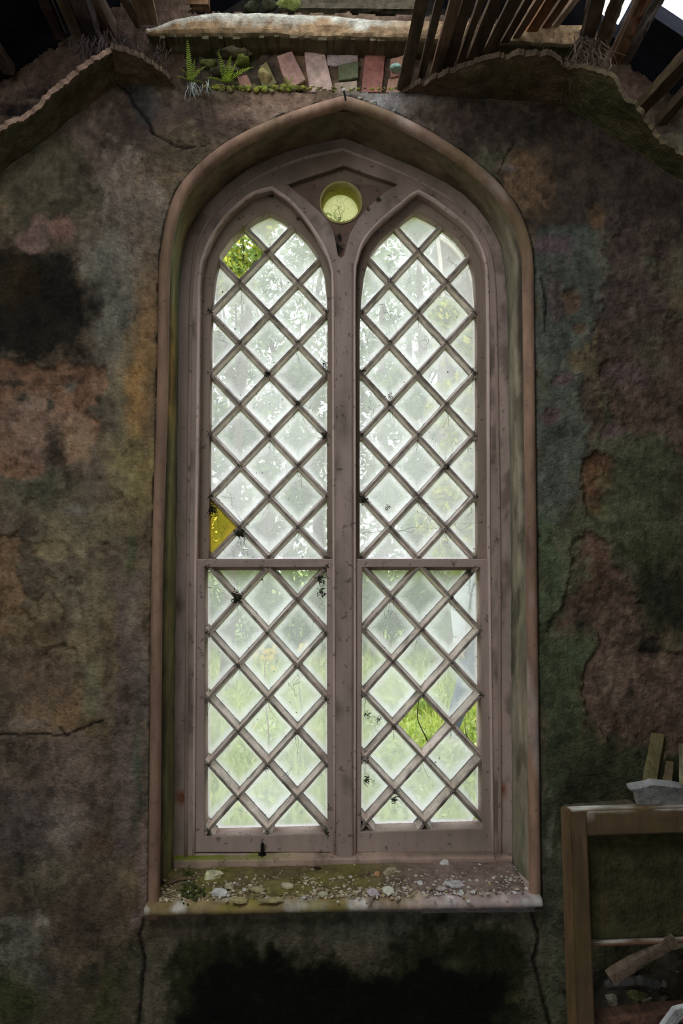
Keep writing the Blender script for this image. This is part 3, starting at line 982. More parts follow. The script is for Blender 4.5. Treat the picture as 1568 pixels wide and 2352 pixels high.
outer = grow(FRAME_XZ, 0.012)
outer = [(outer[0][0], 0.45)] + outer + [(outer[-1][0], 0.45)]
holes = [[(P(a[0], a[1], FY).x, P(a[0], a[1], FY).z) for a in h] for h in (HL, HR, HS)]
mb = MB()
V, F = plate([outer] + holes, FY, 0.335, 0.004)
mb.add(V, F, (0, 0, 0))
# finer division so that the paint wear can vary
bm = bmesh.new()
me = bpy.data.meshes.new('t'); me.from_pydata(V.tolist(), [], F); bm.from_mesh(me); bpy.data.meshes.remove(me)
bmesh.ops.triangulate(bm, faces=list(bm.faces))
for it in range(5):
    ed = [e for e in bm.edges if e.calc_length() > 0.03]
    if not ed: break
    bmesh.ops.subdivide_edges(bm, edges=ed, cuts=1)
    bmesh.ops.triangulate(bm, faces=list(bm.faces))
mb = MB()
V = np.array([v.co[:] for v in bm.verts])
c = painted(V, PAINT, 0.75, 1)
qx, qy = to_px(V[:, 0], V[:, 1], V[:, 2])
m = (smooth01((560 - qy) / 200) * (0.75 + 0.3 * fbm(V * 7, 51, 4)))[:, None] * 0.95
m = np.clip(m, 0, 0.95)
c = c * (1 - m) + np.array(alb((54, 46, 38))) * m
st_ = (smooth01((qx - 1118) / 14) * smooth01((fbm(V * np.array([20, 20, 7]) + 71, 52, 5) - 0.02) / 0.5))[:, None] * 0.7
c = c * (1 - st_) + np.array(alb((46, 38, 33))) * st_
for (rx, ry, rr) in ((416, 1828, 11), (1156, 1817, 7)):          # rust bleeding from old nails
    d = np.hypot((qx - rx) / rr, (qy - ry - 3) / (rr * 1.5))
    m = smooth01(1.4 - d)[:, None]
    c = c * (1 - m) + np.array((0.25, 0.06, 0.006)) * m
addbm(mb, bm, c)
mb.build('frame', M['paint'], win)['label'] = 'mauve grey painted timber frame'

# stop mouldings on the frame
mb = MB()
ridge = [(-0.006, 0.0), (-0.004, -0.005), (0.0, -0.007), (0.004, -0.005), (0.006, 0.0)]
for h in (HL, HR):
    pth = [P(a[0], a[1], FY) for a in split_smooth(h[:], h[12] if h is HL else h[10], 3)]
    sweep(mb, pth, [(-0.001, 0.012), (-0.001, -0.003), (0.003, -0.006), (0.007, -0.003), (0.008, 0.004)] if h is HL else [(-0.001, 0.012), (-0.001, -0.003), (0.003, -0.006), (0.007, -0.003), (0.008, 0.004)], alb((110, 98, 94)))
inner = grow(FRAME_XZ, -0.036)
inner = [Vector((a[0], FY, a[1])) for a in inner]
inner[0].z = inner[-1].z = 0.53
sweep(mb, inner, ridge, alb((84, 73, 68)))
mb.build('stop_moulding', M['paint'], win, smooth=True)

# mullion with its foot
mb = MB()
for (a, b, y0, y1) in (((767, 640), (765.5, 1283), FY - 0.012, FY + 0.05), ):
    pass
t0, b0 = P(769, 604, FY - 0.012), P(772, 1976, FY - 0.012)
t1, b1 = P(812, 604, FY - 0.012), P(812, 1976, FY - 0.012)
rows = 90
V = []
prof = [(0, 0.05), (0, 0.008), (0.12, 0.0), (0.5, -0.001), (0.88, 0.0), (1, 0.008), (1, 0.05)]
for i in range(rows + 1):
    t = i / rows
    for (u, dy) in prof:
        l, r = t0.lerp(b0, t), t1.lerp(b1, t)
        q = l.lerp(r, u)
        V.append((q.x, q.y + dy, q.z))
V = np.array(V)
V[:, 1] += 0.0012 * fbm(V * np.array([30, 30, 6]), 5, 3)
mb.add(V, grid_faces(rows + 1, len(prof)) + [tuple(range(7)), tuple(rows * 7 + j for j in range(7))[::-1]], painted(V, PAINT, 0.6, 4))
mb.build('mullion', M['paint'], win)

# spandrel panel with the round light
panel = [(p[0], p[1]) for p in [(640, 430), (790, 368), (935, 430), (800, 600), (783, 610), (766, 600)]]
cx, cyy, RX, RY = 783, 466, 47, 47
circ = [(cx + RX * math.cos(k * math.pi / 24), cyy + RY * math.sin(k * math.pi / 24)) for k in range(48)]
py = 0.225
mb = MB()
V, F = plate([[(P(a[0], a[1], py).x, P(a[0], a[1], py).z) for a in q] for q in (panel, circ)], py, 0.265, 0.002)
mb.add(V, F, painted(V, alb((58, 46, 40)), 0.6, 6))
mb.build('spandrel_panel', M['paint'], win)['label'] = 'brown panel pierced by a round light'
mb = MB()
pth = [P(a[0], a[1], py) for a in circ]
sweep(mb, pth, [(0.003, -0.004), (-0.003, -0.005), (-0.006, 0.02), (-0.008, 0.075), (0.004, 0.075), (0.004, 0.0)], alb((92, 86, 52)), closed=True)
mb.build('roundel_ring', M['paint'], win, smooth=True)
mb = MB()
gc = P(cx, cyy, py); gr = (P(cx + RX, cyy, py).x - gc.x) - 0.001
V, C, F = [(gc.x, 0.293, gc.z)], [(0, 0.5, 0)], []
for r in range(1, 7):
    for k in range(36):
        a = 2 * math.pi * k / 36
        V.append((gc.x + gr * r / 6 * math.cos(a), 0.293, gc.z + gr * r / 6 * math.sin(a)))
        C.append((r / 6 * (1.0 if math.sin(a) > 0.2 else 0.8), 0.5, 0))
for k in range(36):
    F.append((0, 1 + k, 1 + (k + 1) % 36))
    for r in range(5):
        F.append((1 + r * 36 + k, 1 + (r + 1) * 36 + k, 1 + (r + 1) * 36 + (k + 1) % 36, 1 + r * 36 + (k + 1) % 36))
mb.add(V, F, C)
mb.build('roundel_pane', M['roundel'], win)['label'] = 'round yellowish pane with dead twigs'


# ------------------------------------------------------------------ sashes
def clip_convex(sub, clipper):
    """both counter-clockwise lists of (x,z); Sutherland-Hodgman"""
    out = list(sub)
    n = len(clipper)
    for i in range(n):
        a, b = clipper[i], clipper[(i + 1) % n]
        inp, out = out, []
        if not inp: return []
        sgn = lambda p: (b[0] - a[0]) * (p[1] - a[1]) - (b[1] - a[1]) * (p[0] - a[0])
        for j in range(len(inp)):
            p, q = inp[j], inp[(j + 1) % len(inp)]
            sp, sq = sgn(p), sgn(q)
            if sp >= 0: out.append(p)
            if (sp >= 0) != (sq >= 0):
                t = sp / (sp - sq)
                out.append((p[0] + (q[0] - p[0]) * t, p[1] + (q[1] - p[1]) * t))
    return out


def ccw(poly):
    a = sum(poly[i][0] * poly[(i + 1) % len(poly)][1] - poly[(i + 1) % len(poly)][0] * poly[i][1] for i in range(len(poly)))
    return poly if a > 0 else poly[::-1]


def clip_line(p, q, poly):
    """segment pq inside a ccw convex polygon"""
    t0, t1 = 0.0, 1.0
    for i in range(len(poly)):
        a, b = poly[i], poly[(i + 1) % len(poly)]
        f = lambda s: (b[0] - a[0]) * (s[1] - a[1]) - (b[1] - a[1]) * (s[0] - a[0])
        fp_, fq = f(p), f(q)
        if fp_ < 0 and fq < 0: return None
        if fp_ < 0: t0 = max(t0, fp_ / (fp_ - fq))
        elif fq < 0: t1 = min(t1, fp_ / (fp_ - fq))
    if t0 >= t1: return None
    L = lambda t: (p[0] + (q[0] - p[0]) * t, p[1] + (q[1] - p[1]) * t)
    return L(t0), L(t1)


def bar_mesh(mb, a, b, yf, yb, seed):
    """glazing bar: narrow ridge facing the room, wider at the glass"""
    a, b = Vector((a[0], 0, a[1])), Vector((b[0], 0, b[1]))
    d = (b - a)
    L = d.length
    d.normalize()
    n = Vector((-d.z, 0, d.x))
    sec = [(-0.0105, yb + 0.004), (-0.0105, yb - 0.004), (-0.0086, yb - 0.010), (-0.0050, yf + 0.006), (-0.0041, yf + 0.004), (-0.0036, yf), (0.0036, yf), (0.0041, yf + 0.004), (0.0050, yf + 0.006), (0.0086, yb - 0.010), (0.0105, yb - 0.004), (0.0105, yb + 0.004)]
    k = max(3, int(L / 0.012))
    V = []
    for i in range(k + 1):
        for (u, y) in sec:
            q = a + d * (L * i / k) + n * u
            V.append((q.x, y, q.z))
    V = np.array(V)
    nz = fbm(V * 70 + seed, seed, 3)
    V[:, 1] += 0.0008 * nz
    V += np.array(n)[None] * (0.0007 * fbm(V * 60 + 7, seed + 2, 3))[:, None]
    m = len(sec)
    c = painted(V, alb((116, 106, 100)), 0.8, seed % 5)  # paler base so the bevels look lit through the glass
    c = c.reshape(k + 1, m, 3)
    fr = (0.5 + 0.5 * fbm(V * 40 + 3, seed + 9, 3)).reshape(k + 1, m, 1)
    for q_, a_ in ((0, 0.95), (11, 0.95), (1, 0.9), (10, 0.9), (2, 0.35), (9, 0.35), (4, 0.55), (5, 0.62), (6, 0.62), (7, 0.55)):  # room-side shade painted on the front fillet; outer edges are dark putty
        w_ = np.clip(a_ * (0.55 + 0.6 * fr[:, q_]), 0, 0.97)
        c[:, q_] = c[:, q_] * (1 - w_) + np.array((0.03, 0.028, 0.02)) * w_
    c = c.reshape(-1, 3)
    mb.add(V, grid_faces(k + 1, m) + [tuple(range(m)), tuple(k * m + j for j in range(m))[::-1]], c)


nodes_world = []


def make_sash(name, label, outline_px, hole_px, bars_px, node0, hx, hy, yfront, yglass, rows, cols, missing=(), amber=(), arch=True, drift=0.0, skip_bars=()):
    """timber sash with diamond lattice; node0 = px of the lattice crossing (0,0), hx/hy half pitches px"""
    root = bpy.data.objects.new(name, None)
    COL.objects.link(root)
    root.parent = win
    W[root.name] = W[win.name]
    root['label'] = label
    mb = MB()
    V, F = plate([[(P(a[0], a[1], yfront).x, P(a[0], a[1], yfront).z) for a in q] for q in (outline_px, hole_px)], yfront, yglass + 0.02, 0.003)
    mb.add(V, F, painted(V, PAINT if not arch else PAINT_D, 0.6, 2))
    mb.build('sash_rails', M['paint'], root)
    hole_w = ccw([(P(a[0], a[1], yfront).x, P(a[0], a[1], yfront).z) for a in hole_px])
    X = lambda i, j: P(node0[0] + hx * i + drift * j, node0[1] + hy * j, yfront)
    lat = lambda i, j: (X(i, j).x, X(i, j).z)
    # bevelled glazing stop around the opening
    # bars
    nb = 0
    for s in (1, -1):
        for k in range(-rows - cols - 2, rows + cols + 3):
            if k % 2: continue
            # line through lattice points i = s*j + k
            j0, j1 = -6, rows + 6
            seg = clip_line(lat(s * j0 + k, j0), lat(s * j1 + k, j1), hole_w)
            if seg is None: continue
            if math.dist(*seg) < 0.03: continue
            mbb = MB()
            dx, dz = seg[1][0] - seg[0][0], seg[1][1] - seg[0][1]
            l = math.hypot(dx, dz)
            e = 0.004
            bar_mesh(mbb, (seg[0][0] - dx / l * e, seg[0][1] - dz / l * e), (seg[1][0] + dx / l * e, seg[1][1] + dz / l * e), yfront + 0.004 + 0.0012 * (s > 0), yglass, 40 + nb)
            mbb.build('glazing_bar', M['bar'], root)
            nb += 1
    # panes
    mb, ma = MB(), MB()
    na = 0
    gy = yglass
    scale_c = 1.0
    for j in range(-2, rows + 3):
        for i in range(-cols - 2, cols + 3):
            if (i + j) % 2 == 0: continue              # pane centres sit between crossings
            cell = ccw([lat(i, j - 1), lat(i + 1, j), lat(i, j + 1), lat(i - 1, j)])
            cc_ = (sum(q[0] for q in cell) / 4, sum(q[1] for q in cell) / 4)
            A0, B0 = Vector((cell[0][0], cell[0][1])), Vector((cell[1][0], cell[1][1]))
            dd_ = abs((B0 - A0).normalized().cross(Vector((cc_[0], cc_[1])) - A0)) if hasattr(A0, 'cross') else 0.06
            ks = 1 - 0.0095 / max(0.02, dd_)
            cell = [(cc_[0] + (q[0] - cc_[0]) * ks, cc_[1] + (q[1] - cc_[1]) * ks) for q in cell]
            poly = clip_convex(cell, hole_w)
            if len(poly) < 3: continue
            ar = abs(sum(poly[q][0] * poly[(q + 1) % len(poly)][1] - poly[(q + 1) % len(poly)][0] * poly[q][1] for q in range(len(poly)))) / 2
            if ar < 0.0004: continue
            if (i, j) in missing: continue
            pts = []
            for q in range(len(poly)):
                a, b = poly[q], poly[(q + 1) % len(poly)]
                for t in range(4):
                    pts.append((a[0] + (b[0] - a[0]) * t / 4, a[1] + (b[1] - a[1]) * t / 4))
            c0 = (sum(p[0] for p in poly) / len(poly), sum(p[1] for p in poly) / len(poly))
            r = random.random()
            V, C, F = [(c0[0], gy, c0[1])], [(0, r, 0)], []
            n = len(pts)
            RINGS = (0.3, 0.55, 0.75, 0.88, 1.0)
            for ri, k in enumerate(RINGS):
                for p in pts:
                    z = c0[1] + (p[1] - c0[1]) * k
                    V.append((c0[0] + (p[0] - c0[0]) * k, gy, z))
                    low = (c0[1] - z) / 0.09
                    C.append((k * (1 if k > 0.99 else 0.93 + 0.10 * max(-0.5, min(1, low))), r, 0))
            for q in range(n):
                F.append((0, 1 + q, 1 + (q + 1) % n))
                for ri in range(len(RINGS) - 1):
                    F.append((1 + ri * n + q, 1 + (ri + 1) * n + q, 1 + (ri + 1) * n + (q + 1) % n, 1 + ri * n + (q + 1) % n))
            (ma if (i, j) in amber else mb).add(V, F, C)
            na += (i, j) in amber
    mb.build('diamond_panes', M['glass_upper' if arch else 'glass'], root)
    if na: ma.build('amber_pane', M['amber'], root)['label'] = 'amber yellow pane'
    for j in range(-1, rows + 2):
        for i in range(-cols - 1, cols + 2):
            if (i + j) % 2 == 0:
                q = lat(i, j)
                f = all((hole_w[(k + 1) % len(hole_w)][0] - hole_w[k][0]) * (q[1] - hole_w[k][1]) - (hole_w[(k + 1) % len(hole_w)][1] - hole_w[k][1]) * (q[0] - hole_w[k][0]) > -0.002 for k in range(len(hole_w)))
                if f: nodes_world.append((q[0], yfront, q[1], i))
    return root


# lancet openings of the upper sashes, on their front plane
UY, UG = 0.255, 0.298
UL = [(480, 1285), (481, 1000), (484, 757), (487, 690), (494, 632), (506, 582), (532, 546), (563, 518), (590, 500), (619, 487), (646, 500), (677, 522), (707, 552), (731, 588), (745, 627), (751, 684), (752, 760), (751, 1000), (751, 1285)]
UR = [(826, 1285), (826, 1000), (826, 760), (829, 690), (836, 632), (848, 586), (872, 554), (902, 526), (930, 502), (954, 485), (985, 500), (1016, 518), (1050, 547), (1076, 582), (1089, 624), (1094, 690), (1096, 760), (1096, 1000), (1097, 1285)]


def offset_px(poly, k, bottom):
    """lancet outline moved outwards by k px on the image notes, bottom at the given height"""
    out = []
    n = len(poly)
    for i, p in enumerate(poly):
        a, b = poly[max(0, i - 1)], poly[min(n - 1, i + 1)]
        tx, ty = b[0] - a[0], b[1] - a[1]
        l = math.hypot(tx, ty)
        out.append((p[0] + ty / l * k, p[1] - tx / l * k))
    out[0] = (out[0][0], bottom)
    out[-1] = (out[-1][0], bottom)
    return out


make_sash('upper_sash', 'upper left pointed sash with one pane missing', offset_px(UL, 44, 1310), UL, None, (616.5, 573), 67.3, 70.8, UY, UG, 10, 2,
          missing={(-1, 0)}, amber={(-2, 9)})
make_sash('upper_sash', 'upper right pointed sash', offset_px(UR, 44, 1310), UR, None, (961, 572.5), 65, 70.9, UY, UG, 10, 2)
LY, LG = 0.206, 0.276
ll = [(470, 1303), (470, 1921), (752, 1914), (750, 1303)]
lo_ = [(450, 1284), (446, 1958), (767, 1958), (765, 1284)]
make_sash('lower_sash', 'lower left sash', lo_, ll, None, (613.5, 1302), 68.2, 76, LY, LG, 8, 2, arch=False)
lr = [(832, 1303), (829, 1911), (1108, 1903), (1103, 1303)]
lro = [(816, 1284), (816, 1958), (1130, 1958), (1122, 1284)]
make_sash('lower_sash', 'lower right sash with two panes missing', lro, lr, None, (967, 1298), 67.5, 74.4, LY, LG, 8, 2, arch=False, drift=1.1,
          missing={(0, 5), (2, 5)})

# bottom rail of the frame with its mossy weathered ledge
mb = MB()
xa, xb = P(399, 1990, 0.185).x, P(1176, 1990, 0.185).x
zt, zm, zb = P(790, 1958, 0.206).z, P(790, 1972, 0.184).z, 0.44
nx = 120
prof = [(0.24, zt + 0.002), (0.205, zt), (0.195, (zt + zm) / 2), (0.186, zm), (0.183, zm - 0.004), (0.183, zm - 0.02), (0.183, zb)]
V = np.array([(xa + (xb - xa) * i / nx, y, z) for i in range(nx + 1) for (y, z) in prof])
V[:, 2] += 0.002 * fbm(V * 18, 3, 4)
c = painted(V, alb((96, 82, 74)), 0.7, 8)
mossy = (np.tile(np.array([1, 1, 1, 0.8, 0.2, 0, 0]), nx + 1) * smooth01(0.9 - (V[:, 0] + 0.45) * 1.6 + 0.4 * fbm(V * 14, 5, 4)))[:, None]
c = c * (1 - mossy) + np.array(alb((56, 62, 12))) * mossy
drk = (np.tile(np.array([1, 1, 0.8, 0.3, 0.1, 0, 0]), nx + 1) * smooth01((V[:, 0] - 0.05) * 3))[:, None] * 0.7
c = c * (1 - drk) + np.array(alb((40, 34, 30))) * drk
mb.add(V, grid_faces(nx + 1, len(prof)) + [tuple(range(7)), tuple(nx * 7 + j for j in range(7))[::-1]], c)
mb.build('bottom_rail', M['paint'], win)['label'] = 'bottom rail with a strip of green moss'

# ------------------------------------------------------------------ room shell
def slab(name, lo, hi, col, m, label, cat, var=0.35):
    mb = MB()
    lo, hi = np.array(lo, float), np.array(hi, float)
    bm = bmesh.new()
    bmesh.ops.create_cube(bm, size=1)
    for v in bm.verts:
        v.co = Vector([lo[i] + (v.co[i] + 0.5) * (hi[i] - lo[i]) for i in range(3)])
    bmesh.ops.subdivide_edges(bm, edges=list(bm.edges), cuts=14, use_grid_fill=True)
    V = np.array([v.co[:] for v in bm.verts])
    addbm(mb, bm, shade(col, fbm(V * 2.5, 3, 4), var))
    o = mb.build(name, m)
    return tag(o, label, cat, kind='structure')


DARKP = alb((46, 42, 34))
slab('floor', (-2.3, -5.3, -0.12), (2.3, 0.0, 0.0), alb((46, 40, 33), 4), M['stone'], 'earthy floor strewn with dirt under the window wall', 'floor')
slab('wall_left', (-2.55, -5.3, -0.12), (-2.3, 0.34, 2.35), DARKP, M['plaster'], 'damp plaster side wall on the left', 'wall')
slab('wall_right', (2.3, -5.3, -0.12), (2.55, 0.34, 2.35), DARKP, M['plaster'], 'damp plaster side wall on the right', 'wall')
mb = MB()
V, F = plate([[(-2.55, -0.1), (2.55, -0.1), (2.55, 1.95), (0.05, 3.72), (-2.55, 1.95)], [(-1.85, 0.0), (-0.55, 0.0), (-0.55, 2.2), (-1.85, 2.2)]], -5.2, -5.0, 0.004)  # doorway opening added to let light in, out of view
mb.add(V, F, DARKP)
tag(mb.build('wall_back', M['plaster']), 'rear plaster wall with an added open doorway', 'wall', kind='structure')


def roof_z(x):
    return 3.66 - 0.70 * abs(x - 0.05)


def sheet(name, fz, xr, yr, step, keep, thick, col, m, label, cat, rag=0.03, parent=None):
    """ragged sheet over x,y with holes, given thickness upwards"""
    xa_ = np.arange(xr[0], xr[1] + 1e-6, step)
    ya_ = np.arange(yr[0], yr[1] + 1e-6, step)
    XX, YY = np.meshgrid(xa_, ya_, indexing='ij')
    X, Y = XX.ravel(), YY.ravel()
    Z = np.array([fz(x) for x in X])
    p = np.stack([X, Y, Z], 1)
    n = fbm(p * 9, 5, 4)
    Z2 = Z + 0.006 * n
    nu, nv = XX.shape
    i = np.arange(nu - 1)[:, None] * nv + np.arange(nv - 1)[None]
    fc = np.stack([i, i + nv, i + nv + 1, i + 1], -1).reshape(-1, 4)
    cx_, cy_ = (X[fc[:, 0]] + X[fc[:, 2]]) / 2, (Y[fc[:, 0]] + Y[fc[:, 2]]) / 2
    pc = np.stack([cx_, cy_, cx_ * 0], 1)
    r1, r2 = fbm(pc * 11, 7, 4) * rag, fbm(pc * 11 + 30, 8, 4) * rag
    fc = fc[keep(cx_ + r1, cy_ + r2)]
    used = np.unique(fc)
    re = np.full(len(X), -1); re[used] = np.arange(len(used))
    A_ = np.stack([X, Y, Z2], 1)[used]
    fc = re[fc]
    k = len(A_)
    from collections import Counter
    ec = Counter()
    for f in fc.tolist():
        for q in range(4):
            ec[(f[q], f[(q + 1) % 4])] += 1
    F = [tuple(f[::-1]) for f in fc.tolist()] + [tuple(q + k for q in f) for f in fc.tolist()]
    for (a, b) in list(ec):
        if (b, a) not in ec:
            F.append((a, b, b + k, a + k))
    mb = MB()
    B_ = A_ + np.array([0, 0, thick])
    VV = np.concatenate([A_, B_])
    mb.add(VV, F, shade(col, fbm(VV * 5, 9, 4), 0.4))
    o = mb.build(name, m, parent)
    return o


HOLES = [(0.80, 0.90, -0.60, 0.03), (0.90, 1.30, -0.60, -0.15), (-0.42, 0.62, -0.85, -0.10), (-1.5, 0.0, -2.5, -1.1)]  # last hole is unseen, added to light the room from above


def roof_keep(x, y):
    k = np.ones(len(x), bool)
    for a, b, c, d in HOLES:
        k &= ~((x > a) & (x < b) & (y > c) & (y < d))
    return k


tag(sheet('roof', roof_z, (-2.75, 2.85), (-5.3, 0.5), 0.05, roof_keep, 0.05, (0.016, 0.018, 0.030), M['slate'], '', ''),
    'dark slate roof with ragged holes letting in sky', 'roof', kind='structure')


def ceil_z(x):
    return 2.865 - 0.79 * max(0, -0.61 - x) - 0.66 * max(0, x - 0.71)


tag(sheet('ceiling', ceil_z, (-2.3, 2.3), (-5.0, -0.36), 0.04, lambda x, y: (y < -0.64) & ~((x > -1.45) & (x < 0.0) & (y > -2.5) & (y < -1.1)) & ~((x > -0.3) & (x < 0.5) & (y > -0.85)), 0.03, alb((50, 46, 36)), M['plaster'], '', '', rag=0.08),  # opening over the room added below the extra roof hole
    'broken lath and plaster ceiling following the roof slopes', 'ceiling', kind='structure')

# ------------------------------------------------------------------ what is left of the ceiling plaster against the window wall
ceil_p = Vector((0, 0, P(790, 205, 0).z))
NL, NR = P(268, 193, 0), P(0, 400, 0)
dl = (NL - NR).normalized()
nl = Vector((-dl.z, 0, dl.x))
RL, RR = P(1300, 242, 0), P(1568, 420, 0)
dr = (RR - RL).normalized()
nr_ = Vector((-dr.z, 0, dr.x))
FLAT_R = P(925, 212, 0)
dfr = (RL - FLAT_R).normalized()
nfr = Vector((-dfr.z, 0, dfr.x))
nflat = Vector((0, 0, 1))


def remnant(name, junction, edge, pt, nrm, tone, edge_tone, seed, label, rows=14):
    """sheet of plaster between its junction with the wall and its broken edge"""
    nrm = nrm if nrm.z > 0 else -nrm
    J = resample([P(a[0], a[1], 0.0) for a in junction], 90)
    Ed = resample([Pplane(a[0], a[1], pt, nrm) for a in smooth_path(edge, 5)], 90)
    V, rw = [], []
    for i in range(90):
        for j in range(rows + 1):
            t = j / rows
            V.append(J[i].lerp(Ed[i], t)[:]); rw.append(t)
    V, rw = np.array(V), np.array(rw)
    jag = fbm(np.stack([np.repeat(np.arange(90) * 0.23, rows + 1), rw * 0, rw * 0 + seed], 1), seed, 4)
    V[:, 1] += (0.013 * jag + 0.002 * np.repeat(rng.normal(size=90), rows + 1)) * rw
    nz = fbm(V * 16, seed + 1, 4)
    n = np.array(nrm)
    V = V - n * (0.006 * nz + 0.010 * rw ** 2)[:, None]
    V[:, 1] = np.where(rw == 0, 0.004, V[:, 1])
    top = V + n * (0.016 + 0.004 * nz[:, None])
    c = shade(alb(tone), fbm(V * 20, seed + 2, 4), 0.4)
    gm = np.clip(fbm(V * 7 + 3, seed + 4, 4) * 1.4, 0, 1)[:, None] * 0.6
    c = c * (1 - gm) + np.array(alb((46, 48, 28))) * gm
    pale = np.clip(fbm(V * 6 + 13, seed + 6, 4) * 2 - 0.5, 0, 1)[:, None] * 0.6
    c = c * (1 - pale) + np.array(alb((74, 62, 50))) * pale
    ct = np.tile(np.array(alb(edge_tone)), (len(V), 1)) * (1 + 0.4 * fbm(V * 60, seed + 5, 3))[:, None]
    em = smooth01((rw - 0.93) / 0.06)[:, None]
    c = c * (1 - em) + ct * em
    N = len(V)
    m = rows + 1
    F = grid_faces(90, m) + [tuple(q + N for q in f)[::-1] for f in grid_faces(90, m)]
    F += [(i * m + rows, (i + 1) * m + rows, N + (i + 1) * m + rows, N + i * m + rows) for i in range(89)]
    F += [tuple([j, j + 1, N + j + 1, N + j]) for j in range(rows)] + [tuple([89 * m + j + 1, 89 * m + j, N + 89 * m + j, N + 89 * m + j + 1]) for j in range(rows)]
    mb = MB()
    mb.add(np.concatenate([V, top]), F, np.concatenate([c, ct]))
    o = mb.build(name, M['plaster'], smooth=False)
    return tag(o, label, 'ceiling', kind='structure')


remnant('ceiling_remnant', [(-160, 520), (0, 400), (100, 322), (200, 245), (268, 193)], [(-160, 430), (-60, 340), (20, 284), (62, 264), (110, 218), (150, 188), (190, 152), (226, 128), (256, 104)], NL, nl, (50, 47, 34), (78, 64, 56), 3,
        'sloping strip of ceiling plaster with a pale broken edge at upper left')
remnant('ceiling_remnant', [(268, 193), (330, 195), (404, 198)], [(256, 104), (300, 117), (340, 137), (378, 166), (402, 192)], NL, nflat, (58, 50, 38), (46, 38, 30), 5,
        'tongue of flat ceiling plaster left of the ferns')
remnant('ceiling_remnant', [(922, 213), (1100, 226), (1200, 234), (1300, 242)], [(928, 205), (962, 190), (1000, 172), (1050, 152), (1100, 137), (1150, 125), (1210, 117), (1270, 120), (1300, 146)], FLAT_R, nfr, (52, 45, 34), (44, 36, 28), 7,
        'flat ceiling plaster under the ends of the laths')
remnant('ceiling_remnant', [(1300, 242), (1400, 308), (1568, 420), (1720, 520)], [(1300, 146), (1390, 160), (1418, 186), (1436, 212), (1462, 236), (1500, 300), (1560, 340), (1720, 440)], RL, nr_, (48, 46, 28), (50, 43, 31), 9,
        'sloping mossy ceiling plaster at upper right')

# ------------------------------------------------------------------ wall plate beam
DW, BW, PW = alb((58, 46, 36)), alb((40, 33, 26)), alb((96, 84, 66))
beam_l, beam_r = P(336, 78, -0.05), P(1345, 90, -0.05)
beam = None
mb = MB()
nx, k = 220, 10
secs = []
V, C = [], []
yF, yB = -0.055, 0.075
prof = [(yB, 0.0), (0.0, 0.0), (yF + 0.012, 0.001), (yF + 0.002, 0.006), (yF, 0.016), (yF + 0.002, 0.035), (yF + 0.006, 0.055), (yF + 0.012, 0.068), (yF + 0.03, 0.075), (yF + 0.06, 0.076), (yB, 0.076)]
zb0, zb1 = P(336, 74, yF).z, P(945, 92, yF).z
for i in range(nx + 1):
    t = i / nx
    x = beam_l.x + (beam_r.x - beam_l.x) * t
    z0 = zb0 + (zb1 - zb0) * min(1.3, (x - beam_l.x) / (P(945, 92, yF).x - beam_l.x))
    hgt = 0.30 + 0.45 * smooth01(t * 14) + 0.35 * smooth01(t * 5) - 0.12 * smooth01((t - 0.4) * 6)
    for (y, z) in prof:
        V.append((x, y, z0 + z * hgt))
V = np.array(V)
nz = fbm(V * np.array([9, 30, 30]), 4, 5)
V[:, 2] += 0.008 * fbm(V * np.array([7, 10, 10]), 6, 4) + 0.003 * nz
V[:, 1] += 0.008 * nz + 0.003 * fbm(V * np.array([40, 90, 90]), 12, 3)
m = len(prof)
hh = np.tile(np.array([0, 0, 0, 0.1, 0.2, 0.5, 0.75, 0.95, 1, 1, 1]), nx + 1)
C = shade(alb((74, 60, 44)), nz + 0.8 * fbm(V * np.array([60, 60, 60]), 3, 3), 0.45)
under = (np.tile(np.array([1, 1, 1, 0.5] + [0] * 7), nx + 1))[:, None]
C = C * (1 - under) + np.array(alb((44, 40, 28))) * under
gm = (smooth01((hh - 0.45 + 0.35 * fbm(V * 18, 9, 4)) / 0.3) * smooth01((0.32 - V[:, 0]) / 0.25))[:, None] * 0.75  # lichen kept off the dimmer right end: partly lichen, partly painted light
C = C * (1 - gm) + np.array(alb((128, 126, 108))) * gm
mb.add(V, grid_faces(nx + 1, m) + [tuple(range(m)), tuple(nx * m + j for j in range(m))[::-1]], C)
beam = mb.build('wall_plate_beam', M['wood'])
tag(beam, 'horizontal hewn oak beam with pale lichen along its top edge above the bricks', 'beam')
# stubs of nails and lath ends under the beam
mb = MB()
for i in range(17):
    px_ = 372 + i * 34 + random.uniform(-8, 8)
    p = P(px_, 100 + (px_ - 372) * 0.012 + random.uniform(-3, 3), -0.012)
    timber(mb, p + Vector((0, 0.03, 0)), p + Vector((0, -0.035, 0)), random.uniform(0.012, 0.026), random.uniform(0.006, 0.014), alb((48, 44, 32)), 60 + i, 0.003, 4)
mb.build('lath_stubs', M['wood'], beam)['label'] = 'broken lath ends under the beam'


def y_timber(name, label, cat, base, top, wpx, depth, col, y0=-0.005, y1=-0.62, group=None, seed=0, rough=0.004, col2=None, ragged=0.0, twist=0.0, slope=None, m='wood'):
    """a member running from the wall out over the room; base/top = the photograph's sighting of its wall end and of where it leaves the frame"""
    a = P(base[0], base[1], y0)
    # second sighting on the same level (or following the ceiling slope) gives its direction
    b = Pz(top[0], top[1], a.z + (slope or 0.0))
    d = b - a
    if d.y > -0.02: d = Vector((d.x, -0.2, d.z))
    e = a + d * ((y1 - y0) / d.y)
    w = wpx * (a.y - CAM.y) / F_PX
    mb = MB()
    timber(mb, a + Vector((0, 0, depth / 2)), e + Vector((0, 0, depth / 2)), w, depth, col, seed, rough, None, ragged, col2, twist)
    o = mb.build(name, M[m])
    return tag(o, label, cat, group)


